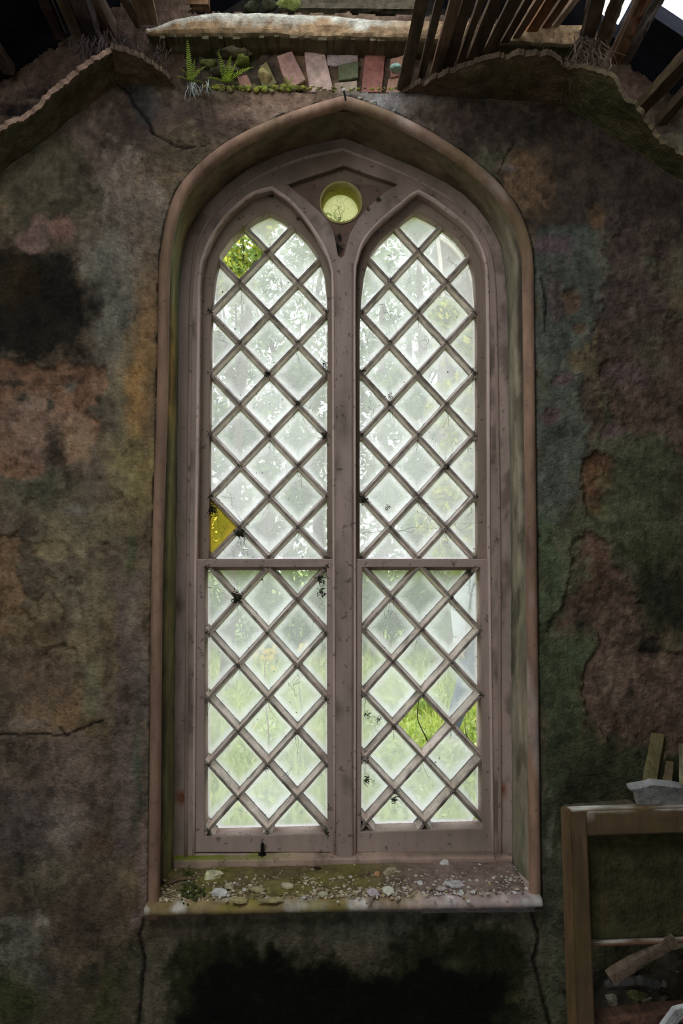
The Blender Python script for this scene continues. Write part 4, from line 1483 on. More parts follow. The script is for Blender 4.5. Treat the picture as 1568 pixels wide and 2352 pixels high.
LATHS = [((926, 206), (971, 0), 27, 'lath nearest the bricks, first of the row of laths right of the beam', BW, None),
         ((966, 182), (1011, 0), 17, 'thin dark lath, second from the bricks', BW, None),
         ((1000, 172), (1048, 0), 24, 'brown lath, third from the bricks', DW, BW),
         ((1027, 160), (1076, 0), 26, 'grey brown lath between the third and fifth laths', BW, DW),
         ((1056, 147), (1107, 0), 17, 'narrow lath with dark rot at its foot, fifth from the bricks', DW, BW),
         ((1086, 138), (1142, 0), 30, 'broad weathered lath, sixth from the bricks', BW, DW),
         ((1118, 130), (1184, 0), 26, 'broad dark lath beside a sliver of daylight', BW, DW),
         ((1146, 120), (1216, 0), 17, 'narrow lath near the middle right of the row', BW, None),
         ((1170, 112), (1241, 0), 16, 'thin lath left of the split orange brown one', DW, None),
         ((1206, 96), (1268, 0), 26, 'split orange brown lath', alb((72, 50, 34)), BW),
         ((1236, 88), (1298, 0), 18, 'dark reddish lath right of the split one', alb((60, 42, 32)), BW),
         ((1258, 84), (1322, 0), 11, 'pale weathered lath, last of the row', alb((116, 98, 84)), DW)]
for i, (b, t, w, lb, c, c2) in enumerate(LATHS):
    y_timber('ceiling_lath', lb, 'lath', b, t, w, 0.012 + 0.003 * (i % 3), c, seed=i, col2=c2, rough=0.0025, ragged=0.012, group='laths right of the beam', twist=random.uniform(-0.25, 0.25))

ra = y_timber('rafter', 'rough rafter with bark hanging in fibres at upper right', 'rafter', (1334, 150), (1373, 0), 26, 0.035, alb((48, 40, 34)), seed=31, rough=0.009, col2=BW)
rb = y_timber('rafter', 'dark rafter between the hanging fibres and the bright gap', 'rafter', (1366, 158), (1421, 0), 19, 0.022, BW, seed=32, rough=0.008)
y_timber('rafter', 'large orange brown purlin at upper right next to the sky', 'rafter', (1410, 150), (1482, 0), 26, 0.04, alb((64, 45, 33)), seed=33, rough=0.006, col2=BW)
y_timber('rafter', 'dark grey purlin bordering the bright sky hole', 'rafter', (1432, 150), (1516, 0), 22, 0.04, alb((44, 40, 36)), seed=34, rough=0.007)
y_timber('rafter', 'mossy batten crossing the right edge of the photo', 'rafter', (1468, 262), (1568, 158), 32, 0.03, alb((54, 46, 34)), seed=35, rough=0.006, col2=BW)
y_timber('rafter', 'lowest batten at the right edge of the photo', 'rafter', (1518, 288), (1568, 234), 24, 0.03, alb((44, 38, 28)), seed=36, rough=0.007, col2=BW)
y_timber('rafter', 'wide brown board beside the dark hole at upper left', 'rafter', (138, 92), (98, 0), 24, 0.025, alb((46, 38, 34)), seed=41, rough=0.003)
y_timber('rafter', 'pale hewn rafter at upper left', 'rafter', (186, 104), (143, 0), 26, 0.05, alb((82, 74, 60)), seed=42, rough=0.005, col2=alb((50, 44, 38)))
y_timber('rafter', 'thick dark rafter covered in shaggy fibres at upper left', 'rafter', (222, 124), (180, 0), 30, 0.06, alb((40, 36, 36)), seed=43, rough=0.01, col2=BW)
y_timber('rafter', 'brown rafter right of the shaggy one', 'rafter', (258, 90), (214, 0), 18, 0.05, alb((56, 46, 40)), seed=44, rough=0.006)
y_timber('rafter', 'thin batten leaning between the left rafters and the wide board', 'rafter', (318, 66), (281, 0), 13, 0.02, alb((54, 46, 40)), seed=45, rough=0.003)
y_timber('rafter', 'wide brown board above the left end of the beam', 'rafter', (340, 58), (326, 0), 46, 0.02, alb((66, 54, 42)), seed=46, rough=0.004, col2=alb((54, 44, 38)))
y_timber('rafter', 'stub of batten at the left edge of the photo', 'rafter', (22, 172), (-8, 128), 24, 0.03, alb((56, 50, 44)), seed=47, rough=0.004)
# boards lying above the beam
mb = MB()
timber(mb, P(640, 12, 0.07), P(960, 16, 0.07), 0.05, 0.05, alb((40, 36, 28)), 71, 0.012)
tag(mb.build('roof_board', M['wood']), 'dark rotten board lying above the middle of the beam', 'board')
mb = MB()
timber(mb, P(372, 4, 0.09), P(480, 2, 0.09), 0.04, 0.05, alb((78, 58, 42)), 72, 0.006)
tag(mb.build('roof_board', M['wood']), 'short brown board above the left half of the beam', 'board')
for i, (px_, py_, rx, rz) in enumerate([(578, 14, 0.026, 0.018), (618, 14, 0.024, 0.02), (660, 8, 0.04, 0.026)]):
    mb = MB()
    p = P(px_, py_, 0.045)
    rock(mb, p, (rx, 0.03, rz), alb(((34, 36, 26), (38, 38, 28), (70, 76, 40))[i]), 80 + i)
    tag(mb.build('mossy_stone', M['moss'], smooth=True), ('left one of the mossy stones lying on top of the beam', 'dark round mossy stone between two others on top of the beam', 'bright green mossy lump on top of the beam')[i], 'stone')

# hanging fibres and roots
def fibres(name, label, spots, col, parent=None):
    mb = MB()
    for (px_, py_, y, n, lo, hi, sx, rr) in spots:
        for k in range(n):
            p = P(px_ + random.gauss(0, sx), py_ + random.gauss(0, sx * 0.6), y + random.uniform(-0.03, 0.02))
            L = random.uniform(lo, hi)
            pts = [p]
            d = Vector((random.gauss(0, 0.25), random.gauss(-0.1, 0.2), -1)).normalized()
            for s in range(5):
                d = (d + Vector((random.gauss(0, 0.25), random.gauss(0, 0.2), random.gauss(0, 0.1)))).normalized()
                pts.append(pts[-1] + d * L / 5)
            cc = np.array(col) * random.uniform(0.6, 1.7)
            tube(mb, pts, rr * random.uniform(0.7, 1.3), rr * 0.3, cc, 4)
    o = mb.build(name, M['grime'], parent)
    return tag(o, label, 'roots', kind='stuff')


fibres('hanging_roots', 'tangle of dry roots and bark fibres hanging from the right rafter',
       [(1352, 90, -0.12, 130, 0.03, 0.10, 16, 0.0022), (1340, 140, -0.08, 130, 0.03, 0.09, 18, 0.0022), (1332, 175, -0.05, 110, 0.02, 0.08, 20, 0.0016), (1370, 180, -0.04, 30, 0.03, 0.12, 14, 0.001), (1385, 210, -0.03, 6, 0.08, 0.14, 8, 0.0007), (1420, 235, -0.03, 3, 0.03, 0.06, 12, 0.0006), (1310, 200, -0.03, 6, 0.03, 0.08, 14, 0.0007), (1225, 122, -0.02, 14, 0.01, 0.03, 30, 0.0012)], alb((58, 50, 44)))
fibres('hanging_fibres', 'shaggy dark fibres hanging under the left rafters',
       [(215, 90, -0.09, 70, 0.03, 0.09, 22, 0.002), (250, 100, -0.07, 60, 0.02, 0.06, 20, 0.002), (310, 100, -0.03, 50, 0.02, 0.05, 24, 0.0018), (360, 130, -0.02, 30, 0.02, 0.05, 20, 0.0014), (150, 180, -0.01, 40, 0.01, 0.03, 40, 0.0014), (70, 240, -0.01, 40, 0.01, 0.03, 40, 0.0014)], alb((38, 33, 32)))

# ------------------------------------------------------------------ brick head over the window and the ledge
BR = [([(635, 128), (670, 116), (702, 182), (664, 202), (648, 170)], (98, 76, 70)), ([(698, 114), (744, 114), (766, 208), (712, 212), (702, 150)], (106, 90, 84)),
      ([(750, 114), (822, 118), (822, 142), (772, 152), (752, 150)], (104, 92, 92)), ([(776, 150), (824, 140), (822, 178), (778, 184)], (52, 54, 40)), ([(768, 190), (820, 184), (820, 210), (768, 214)], (88, 78, 68)),
      ([(838, 119), (886, 119), (876, 212), (830, 212)], (88, 58, 52)), ([(896, 134), (936, 122), (930, 168), (898, 178)], (98, 74, 64)), ([(892, 180), (930, 176), (916, 214), (886, 214)], (96, 74, 62)),
      ([(596, 150), (612, 140), (636, 190), (624, 204), (600, 200)], (70, 66, 44)), ([(544, 176), (566, 170), (582, 200), (552, 206)], (82, 60, 52))]
mb = MB()
for i, (poly, tone) in enumerate(BR):
    yf = 0.012 + 0.006 * (i % 3)
    q = [(P(a[0], a[1], yf).x, P(a[0], a[1], yf).z) for a in poly]
    V, F = plate([q], yf, yf + 0.05, 0.003)
    bm = bmesh.new(); me = bpy.data.meshes.new('t'); me.from_pydata(V.tolist(), [], F); bm.from_mesh(me); bpy.data.meshes.remove(me)
    bmesh.ops.triangulate(bm, faces=list(bm.faces))
    for it in range(5):
        ed = [e for e in bm.edges if e.calc_length() > 0.012]
        if not ed: break
        bmesh.ops.subdivide_edges(bm, edges=ed, cuts=1)
        bmesh.ops.triangulate(bm, faces=list(bm.faces))
    V = np.array([v.co[:] for v in bm.verts])
    nz = fbm(V * 26 + i, 8, 4)
    for v, n_ in zip(bm.verts, nz): v.co.y += 0.0035 * n_; v.co.x += 0.001 * n_
    gm = np.clip(fbm(V * 18 + 9, 14, 4) - 0.25, 0, 1)[:, None] * 0.8
    c = shade(alb(tone, 4.6), nz, 0.3)
    addbm(mb, bm, c * (1 - gm) + np.array(alb((62, 66, 40))) * gm)
bk = mb.build('brick_head', M['brick'], wall)
bk['label'] = 'exposed red bricks set on end'
# flat mossy stones left of the bricks
for i, (px_, py_, rx, rz, lb) in enumerate([(540, 124, 0.068, 0.013, 'long flat mossy stone projecting under the beam, topmost of the stones by the ferns'), (560, 142, 0.03, 0.009, 'small mossy stone under the long flat one'),
                                            (480, 146, 0.03, 0.010, 'mossy stone just above the left ferns'), (520, 164, 0.05, 0.010, 'dark flat stone behind the bright fern'), (610, 176, 0.024, 0.026, 'upright stone with yellowish moss left of the bricks')]):
    mb = MB()
    p = P(px_, py_, 0.025)
    rock(mb, p, (rx, 0.035, rz), alb(((58, 54, 42), (64, 70, 30), (54, 56, 30), (46, 42, 34), (86, 76, 52))[i]), 90 + i, 0.35)
    top = mb.c[0]
    V = mb.v[0]
    g = smooth01((V[:, 2] - p.z) / rz * 1.5)[:, None] * 0.6
    mb.c[0] = top * (1 - g) + np.array(alb((96, 98, 56))) * g
    tag(mb.build('mossy_stone', M['stone'], smooth=True), lb, 'stone')
mb = MB()
rock(mb, P(908, 157, -0.004), (0.018, 0.02, 0.011), alb((96, 120, 112), 4), 97, 0.2)
tag(mb.build('slate_peg', M['stone'], smooth=True), 'small bluish green stone poking out beside the last brick', 'stone')
# moss along the ledge
mb = MB()
for k in range(230):
    px_ = random.uniform(470, 700) if k < 190 else random.uniform(700, 930)
    p = P(px_, 204 + random.gauss(0, 2.5), random.uniform(-0.006, 0.03))
    r = random.uniform(0.004, 0.010) * (1 if px_ < 700 else 0.6)
    rock(mb, p, (r * 1.4, r, r), alb(random.choice([(70, 76, 28), (84, 86, 36), (52, 54, 26), (66, 60, 40)])), k, 0.5, 1)
tag(mb.build('ledge_moss', M['moss'], smooth=True), 'strip of green moss along the ledge below the ferns', 'moss', kind='stuff')
# iron pin with a pale bead of plaster at the apex
pin = P(792, 226, -0.01)
mb = MB()
tube(mb, [P(794, 232, -0.014), P(791, 216, -0.022), P(789, 208, -0.028)], 0.003, 0.0026, (0.03, 0.028, 0.028))
o = mb.build('iron_pin', M['grime'], smooth=True)
tag(o, 'rusty iron pin with a pale knob at the tip of the arch', 'nail')
mb = MB()
rock(mb, P(789, 207, -0.03), (0.006, 0.006, 0.006), alb((110, 112, 120)), 3, 0.1, 2)
mb.build('knob', M['stone'], o, smooth=True)['label'] = 'pale knob'
for i, (px_, py_, s, lb) in enumerate([(858, 246, 0.014, 'grey crumb of mortar right of the iron pin'), (905, 262, 0.010, 'small grey crumb of mortar lower on the right of the arch'), (824, 234, 0.008, 'dark crumb of mortar just right of the arch tip')]):
    mb = MB()
    rock(mb, P(px_, py_ - 8, -0.008), (s, s * 0.8, s * 0.7), alb((84, 84, 80)), 20 + i, 0.5, 2)
    tag(mb.build('mortar_crumb', M['stone']), lb, 'mortar')


# ------------------------------------------------------------------ ferns
def frond_mesh(root, direc, up, L, pairs, wid, col, droop=0.5, seed=0):
    rr = random.Random(seed)
    mb = MB()
    d = Vector(direc).normalized()
    upv = Vector(up)
    p = Vector(root)
    pts = [p.copy()]
    n = pairs
    for i in range(n):
        d = (d + Vector((0, 0, -droop / n))).normalized()
        p = p + d * (L / n)
        pts.append(p.copy())
    tube(mb, pts, L * 0.010, L * 0.003, np.array(col) * 0.6, 4)
    V, F, C = [], [], []
    for i in range(1, n + 1):
        t = i / n
        l = wid * (math.sin(math.pi * min(1, 0.12 + 0.88 * t)) ** 0.7) * (1.02 - 0.55 * t)
        if l < wid * 0.06: l = wid * 0.06
        dd = (pts[i] - pts[i - 1]).normalized()
        side = dd.cross(upv).normalized()
        nn = side.cross(dd).normalized()
        for s in (-1, 1):
            ax = (side * s + dd * 0.35 + nn * rr.uniform(-0.25, 0.15)).normalized()
            bw = L / n * 0.48
            o = pts[i]
            k = len(V)
            q = [o - dd * bw * 0.5, o + dd * bw * 0.6, o + ax * l * 0.55 + dd * bw * 0.85 + nn * 0.08 * l, o + ax * l + dd * bw * 0.3 - nn * 0.05 * l, o + ax * l * 0.6 - dd * bw * 0.55 + nn * 0.05 * l]
            V += [v[:] for v in q]
            F.append((k, k + 1, k + 2, k + 3, k + 4))
            cc = np.array(col) * rr.uniform(0.75, 1.2)
            C += [cc] * 5
    mb.add(V, F, np.array(C))
    return mb


def fern(label, root, fronds, col, name='fern', group=None):
    t = thing(name, label, 'fern', root, group)
    for i, (az, el, L, wid) in enumerate(fronds):
        d = Vector((math.sin(az) * math.cos(el), -math.cos(az) * math.cos(el), math.sin(el)))
        up = Vector((0, -1, 0.55)).normalized() if abs(d.z) > 0.5 else Vector((0, -0.35, 1)).normalized()
        if abs(d.dot(up)) > 0.95: up = Vector((1, 0, 0))
        frond_mesh(root, d, up, L, max(9, int(L / 0.0055)), wid, np.array(col) * random.uniform(0.8, 1.2), 0.7, i + int(L * 1e4)).build('frond', M['fern'], t)
    return t


GF = (0.38, 0.50, 0.07)
fern('fern with one tall narrow frond at the left end of the ledge', P(436, 186, -0.006), [(-0.15, 1.40, 0.125, 0.013), (0.9, 0.6, 0.075, 0.020), (0.5, 1.0, 0.065, 0.018), (-0.9, 0.3, 0.05, 0.013), (1.3, 0.1, 0.05, 0.013), (0.2, 0.1, 0.045, 0.014), (-0.4, 0.6, 0.05, 0.014)], GF)
fern('bright green fern with arching fronds in the middle of the ledge', P(518, 190, -0.008), [(-0.5, 1.25, 0.085, 0.015), (0.5, 1.15, 0.075, 0.017), (0.8, 0.9, 0.07, 0.018), (1.15, 0.6, 0.10, 0.020), (-1.1, 0.3, 0.07, 0.015), (0.1, 0.2, 0.05, 0.016), (-1.3, 0.5, 0.055, 0.013), (1.4, 0.15, 0.06, 0.014), (0.7, 0.1, 0.05, 0.014)], (0.36, 0.48, 0.06))
fern('small fern sprig at the foot of the first brick', P(660, 202, -0.006), [(-0.3, 1.1, 0.035, 0.010), (0.7, 0.9, 0.045, 0.010), (1.2, 0.4, 0.035, 0.009), (-1.0, 0.4, 0.03, 0.008)], GF)
fibres('fern_roots', 'pale trailing fern roots hanging below the left fern', [(440, 192, -0.012, 14, 0.03, 0.055, 6, 0.0012), (466, 194, -0.012, 10, 0.02, 0.035, 8, 0.0012)], alb((84, 88, 86)))

# ------------------------------------------------------------------ debris on the sill
def sill_pt(px_, py_):
    p = Pz(px_, py_, (zl + zr) / 2)
    p = Pz(px_, py_, sill_top(p.x))
    return p


mb = MB()
for k in range(8000):
    x = random.uniform(-0.478, 0.592)
    y = random.uniform(-0.015, 0.178)
    if x > 0.25 and random.random() < 0.45 and y < 0.06: continue
    dens = 0.55 + 0.45 * math.sin(x * 9) * math.cos(y * 20)
    if random.random() > dens + 0.3: continue
    r = random.uniform(0.0016, 0.0042) * (1.8 if random.random() < 0.10 else 1)
    pile = 0.012 * smooth01((y - 0.03) / 0.13) * random.random()
    tone = random.choice([(92, 86, 66), (74, 68, 46), (98, 90, 80), (60, 54, 42), (110, 102, 90)] if x < 0.18 else [(98, 88, 84), (118, 108, 104), (76, 68, 64), (60, 52, 48), (136, 126, 122)])
    rock(mb, (x, y, sill_top(x) + r * 0.5 + pile), (r * random.uniform(0.8, 1.6), r * random.uniform(0.8, 1.4), r * random.uniform(0.5, 1)), alb(tone), k % 60, 0.5, 1, (0, 0, random.uniform(0, 6)))
# bed of fine dirt below the crumbs
nx, ny = 160, 26
V = []
for i in range(nx):
    for j in range(ny):
        x = -0.49 + 1.09 * i / (nx - 1)
        y = -0.012 + 0.192 * j / (ny - 1)
        V.append((x, y, sill_top(x)))
V = np.array(V)
nz = fbm(V * 26, 7, 5)
edge_ = np.minimum(smooth01((V[:, 1] + 0.012) / 0.05), 1) * np.minimum(smooth01((V[:, 0] + 0.49) / 0.02), 1) * np.minimum(smooth01((0.60 - V[:, 0]) / 0.02), 1)
V[:, 2] += edge_ * (0.005 + 0.004 * nz + 0.012 * smooth01((V[:, 1] - 0.05) / 0.12)) - 0.002 * (1 - edge_)
t = smooth01((V[:, 0] - 0.1) / 0.25)[:, None]
c = np.array(alb((56, 50, 34))) * (1 - t) + np.array(alb((70, 60, 56))) * t
gm = np.clip(fbm(V * 12 + 3, 8, 4) + 0.1, 0, 1)[:, None] * (1 - t) * 0.8
c = c * (1 - gm) + np.array(alb((58, 58, 22))) * gm
mb.add(V, grid_faces(nx, ny), c * (1 + 0.4 * nz)[:, None])
tag(mb.build('plaster_crumbs', M['stone']), 'bed of fine plaster crumbs and dirt covering the window sill', 'debris', kind='stuff')

STONES = [  # px, py, half width px, half depth, height m, tone, kind, tilt, label
    (487, 2024, 25, 0.024, 0.030, (122, 112, 78), 'r', 0, 'largest tan stone near the left end of the sill'),
    (527, 2046, 13, 0.014, 0.020, (104, 98, 70), 'r', 0, 'small olive stone just right of the large tan stone on the sill'),
    (505, 2061, 21, 0.016, 0.012, (182, 166, 140), 'f', 0.15, 'palest cream flake at the front left of the sill'),
    (549, 2078, 23, 0.020, 0.009, (104, 94, 46), 'f', -0.1, 'mossy yellow brown flake at the sill edge right of the cream flake'),
    (622, 2076, 32, 0.016, 0.008, (98, 90, 48), 'f', -0.08, 'longest flat mossy flake along the sill edge'),
    (590, 2052, 22, 0.014, 0.008, (92, 86, 52), 'f', 0.1, 'brown flake behind the long mossy flake'),
    (660, 2044, 18, 0.014, 0.010, (112, 104, 78), 'f', 0.1, 'buff plaster flake left of the sill centre'),
    (740, 2062, 16, 0.012, 0.008, (112, 106, 84), 'f', 0.1, 'small buff flake at the centre front of the sill'),
    (896, 2012, 25, 0.022, 0.026, (110, 104, 76), 'r', 0, 'grey buff stone with an orange chip beside it'),
    (866, 2018, 8, 0.010, 0.020, (130, 74, 30), 'r', 0, 'orange brick chip against the grey buff stone'),
    (893, 2058, 17, 0.016, 0.008, (126, 126, 98), 'f', 0.7, 'tilted pale green flake below the grey buff stone'),
    (858, 2062, 20, 0.018, 0.007, (104, 94, 98), 'f', 0.5, 'lilac grey slab lying against the pale green flake'),
    (1024, 1998, 14, 0.014, 0.030, (176, 170, 168), 'r', 0, 'white rounded lump against the bottom rail on the right'),
    (1044, 2040, 26, 0.018, 0.009, (124, 112, 114), 'f', 0.12, 'widest lilac flake on the right half of the sill'),
    (1014, 2049, 14, 0.010, 0.006, (118, 106, 106), 'f', 0.1, 'narrow lilac flake touching the widest one'),
    (965, 2034, 9, 0.010, 0.012, (186, 180, 178), 'r', 0, 'white chip left of the lilac flakes'),
    (1059, 2058, 10, 0.010, 0.009, (170, 164, 162), 'r', 0, 'white chip in front of the widest lilac flake'),
    (1086, 2054, 9, 0.009, 0.009, (176, 170, 168), 'r', 0, 'white chip right of the lilac flakes'),
    (1074, 2074, 7, 0.008, 0.006, (190, 182, 180), 'r', 0, 'small white chip on the sill nosing at right'),
    (980, 1999, 9, 0.008, 0.008, (168, 162, 160), 'r', 0, 'small white chip against the rail left of the rounded lump'),
    (944, 2008, 12, 0.012, 0.016, (88, 82, 70), 'r', 0, 'dark grey lump between the grey buff stone and the rail'),
    (780, 2022, 14, 0.012, 0.010, (96, 90, 66), 'r', 0, 'brownish lump behind the sill centre'),
    (702, 2022, 14, 0.012, 0.010, (100, 94, 72), 'r', 0, 'olive grey lump left of centre at the back of the sill'),
    (590, 2014, 18, 0.012, 0.014, (84, 78, 56), 'r', 0, 'dark olive lump at the back of the sill behind the flakes'),
]
for i, (px_, py_, hw, hd, h, tone, kd, tilt, lb) in enumerate(STONES):
    p = sill_pt(px_, py_)
    w = hw * (p.y - CAM.y) / F_PX
    mb = MB()
    if kd == 'r':
        rock(mb, p + Vector((0, 0, h * 0.42 + 0.003)), (w, hd, h * 0.55), mute(tone, 0.62), 300 + i, 0.35, 3, (0, 0, i * 1.3))
    else:
        flake(mb, p + Vector((0, 0, h * 0.5 + 0.006 + abs(math.sin(tilt)) * hd * 0.5)), (w, hd), h, mute(tone, 0.62), 300 + i, (tilt, 0.05, 0.2 * math.sin(i * 5)))
    tag(mb.build('plaster_fragment', M['stone']), lb, 'stone')

chip_meshes = []
for k in range(120):
    px_, py_ = random.uniform(400, 1190), random.uniform(2008, 2078)
    if px_ < 700 and random.random() < 0.35: px_ += 400
    p = sill_pt(px_, py_)
    w = random.uniform(0.0045, 0.0085)
    mb = MB()
    tone = random.choice([(124, 116, 106), (104, 96, 86), (140, 132, 126), (92, 84, 66)])
    rock(mb, p + Vector((0, 0, w * 0.5 + 0.004)), (w, w * 0.8, w * 0.6), alb(tone), 400 + k, 0.4, 2, (0.2, 0, k))
    tag(mb.build('plaster_chip', M['stone']), 'thumbnail sized plaster chip scattered among the crumbs on the sill', 'stone', 'small plaster chips on the sill')

# twigs and little plants on the sill
mb = MB()
tube(mb, [sill_pt(384, 2040) + Vector((0, 0, 0.012)), sill_pt(412, 2032) + Vector((0, 0, 0.016)), sill_pt(448, 2030) + Vector((0, 0, 0.014))], 0.004, 0.0025, alb((60, 48, 38)))
tag(mb.build('twig', M['wood'], smooth=True), 'short dark twig in the left corner of the sill', 'twig')
mb = MB()
tube(mb, [sill_pt(842, 2080) + Vector((0, 0, 0.006)), sill_pt(868, 2060) + Vector((0, 0, 0.012)), sill_pt(900, 2044) + Vector((0, 0, 0.014))], 0.003, 0.002, alb((84, 72, 68)))
tag(mb.build('twig', M['wood'], smooth=True), 'thin slanting twig under the pale green flake', 'twig')
mb = MB()
flake(mb, sill_pt(729, 2010) + Vector((0, 0, 0.022)), (0.014, 0.006), 0.004, alb((40, 26, 26)), 9, (0.4, 0.3, 0.3))
tag(mb.build('dead_leaf', M['leaf']), 'curled dark dead leaf at the foot of the bottom rail', 'leaf')
GS = (0.09, 0.16, 0.04)
fern('small dark green fern growing in the left corner of the sill', sill_pt(432, 2020), [(-0.6, 1.2, 0.05, 0.013), (0.7, 1.0, 0.05, 0.014), (1.3, 0.5, 0.045, 0.012), (-1.2, 0.5, 0.045, 0.012), (0.1, 0.6, 0.05, 0.014), (0.4, 1.35, 0.055, 0.013)], GS)
mb = MB()
for k in range(90):
    p = sill_pt(random.gauss(436, 13), random.gauss(2052, 13))
    r = random.uniform(0.003, 0.007)
    rock(mb, p + Vector((0, 0, r + 0.003)), (r, r, r * 1.1), alb(random.choice([(40, 46, 22), (54, 58, 26), (34, 38, 18)])), k, 0.6, 1)
tag(mb.build('sill_moss', M['moss']), 'dark green cushion of moss on the left part of the sill', 'moss', kind='stuff')
# iron catch on the lower left sash
mb = MB()
a = P(602, 1953, LY - 0.006)
box(mb, (a.x - 0.0045, a.y - 0.012, a.z - 0.014), (a.x + 0.0045, a.y + 0.008, a.z + 0.022), (0.012, 0.011, 0.011), 0.002)
box(mb, (a.x - 0.012, a.y - 0.004, a.z - 0.016), (a.x + 0.012, a.y + 0.008, a.z - 0.010), (0.014, 0.012, 0.012), 0.001)
mb.build('iron_catch', M['grime'], win)['label'] = 'small black iron catch'

# ------------------------------------------------------------------ grime and cobwebs hanging in the lattice
mb = MB()
rg = random.Random(5)


def grime_clump(p, s, n, dark):
    for k in range(n):
        a = rg.uniform(0, 2 * math.pi)
        el = rg.gauss(0, 0.5)
        d = Vector((math.cos(a), -0.3 * abs(rg.gauss(0, 1)), math.sin(a))).normalized()
        L = s * rg.uniform(0.3, 1.0)
        q = Vector(p) + Vector((rg.gauss(0, s * 0.25), rg.uniform(-0.006, 0.006), rg.gauss(0, s * 0.25)))
        pts = [q]
        for t in range(2):
            d = (d + Vector((rg.gauss(0, 0.5), rg.gauss(0, 0.2), rg.gauss(-0.1, 0.5)))).normalized()
            pts.append(pts[-1] + d * L * 0.4)
        tube(mb, pts, s * 0.07, s * 0.015, np.array(dark) * rg.uniform(0.6, 1.5), 3)
    for k in range(max(2, n // 7)):
        r = s * rg.uniform(0.07, 0.17)
        rock(mb, Vector(p) + Vector((rg.gauss(0, s * 0.28), rg.uniform(-0.004, 0.004), rg.gauss(-s * 0.1, s * 0.28))), (r, r * 0.7, r), np.array(dark) * rg.uniform(0.7, 1.4), rg.randint(0, 99), 0.6, 1)


DG = (0.035, 0.034, 0.024)
for (x, y, z, i) in nodes_world:
    s = rg.uniform(0.009, 0.017) * (1.35 if abs(i) >= 2 else 1)
    grime_clump((x, y + 0.002, z), s, rg.randint(10, 22), DG)
for (px_, py_, y, s, n) in [(486, 1170, UY, 0.03, 46), (550, 1226, UY, 0.028, 40), (545, 1372, LY, 0.03, 46), (737, 1330, LY, 0.026, 40), (738, 1360, LY + 0.04, 0.024, 26), (890, 1166, UY, 0.016, 20), (835, 1150, UY, 0.024, 34),
                            (1076, 1315, LY, 0.02, 26), (842, 1640, LY, 0.018, 22), (868, 1652, LY, 0.016, 20), (842, 1790, LY, 0.022, 26), (905, 1836, LY, 0.02, 30), (612, 640 - 62, UY, 0.016, 22), (745, 1000, UY, 0.022, 30), (683, 925, UY, 0.016, 24),
                            (776, 570, FY + 0.012, 0.022, 60), (778, 545, FY + 0.015, 0.016, 40), (623, 446, UY - 0.01, 0.02, 30), (700, 488, FY, 0.008, 10), (870, 458, FY - 0.004, 0.014, 30), (845, 480, FY - 0.004, 0.010, 20), (836, 850, UY, 0.014, 20), (1084, 850, UY, 0.014, 18), (612, 1765, LY, 0.014, 20), (612, 860, UY, 0.02, 30), (745, 838, UY, 0.018, 24), (895, 910, UY, 0.016, 22), (1028, 1075, UY, 0.018, 24)]:
    grime_clump(P(px_, py_, y), s, n, DG)


def strand(px0, py0, px1, py1, y, r=0.0006, wob=6, col=DG):
    n = 9
    pts = []
    for k in range(n + 1):
        t = k / n
        pts.append(P(px0 + (px1 - px0) * t + rg.gauss(0, wob) * (0 < k < n), py0 + (py1 - py0) * t + rg.gauss(0, wob) * (0 < k < n), y + rg.gauss(0, 0.002)))
    tube(mb, pts, r, r * 0.6, col, 3)


for s in [(620, 560, 628, 600), (616, 585, 640, 680), (900, 585, 897, 622), (870, 700, 910, 735), (966, 700, 960, 760), (975, 770, 970, 805), (545, 1232, 540, 1282), (556, 1232, 566, 1280), (552, 1230, 552, 1270), (500, 1180, 520, 1270), (505, 1100, 560, 1200), (616, 860, 620, 900),
          (682, 1545, 680, 1600), (700, 1400, 745, 1450), (830, 1225, 1092, 1200), (960, 1160, 1040, 1250), (480, 1350, 545, 1378), (500, 760, 520, 800), (840, 730, 836, 800), (845, 745, 870, 790), (852, 900, 858, 960), (1030, 590, 1050, 640), (1000, 1070, 1060, 1010),
          (745, 1335, 735, 1400), (842, 1642, 880, 1690), (842, 1785, 860, 1800), (660, 1770, 650, 1800), (700, 930, 740, 1000), (1078, 1330, 1085, 1370), (640, 740, 655, 775), (980, 1300, 1040, 1330), (768, 470, 782, 505), (782, 505, 790, 440), (783, 500, 778, 440)]:
    for k in range(2):
        strand(s[0] + rg.gauss(0, 2), s[1], s[2] + rg.gauss(0, 5), s[3], (UY if s[1] < 1285 else LY) + 0.025, 0.0005)
for (x, y, z, i) in nodes_world:
    for k in range(rg.randint(0, 3)):
        q = Vector((x + rg.gauss(0, 0.004), y + 0.028, z - 0.006))
        pts, d = [q], Vector((rg.gauss(0, 0.35), 0, -1))
        Ls = rg.uniform(0.02, 0.075)
        for t in range(7):
            d = (d.normalized() + Vector((rg.gauss(0, 0.35), 0, rg.gauss(0, 0.25)))).normalized()
            pts.append(pts[-1] + d * Ls / 7)
        tube(mb, pts, 0.00065, 0.0003, DG, 3)
        for t in range(rg.randint(0, 3)):
            pc_ = rg.choice(pts)
            rock(mb, pc_, (0.0016, 0.001, 0.0018), DG, t, 0.5, 1)
tag(mb.build('cobwebs', M['grime']), 'dark clots of cobweb and grime caught in the crossings of the diamond lattice', 'cobweb', kind='stuff')

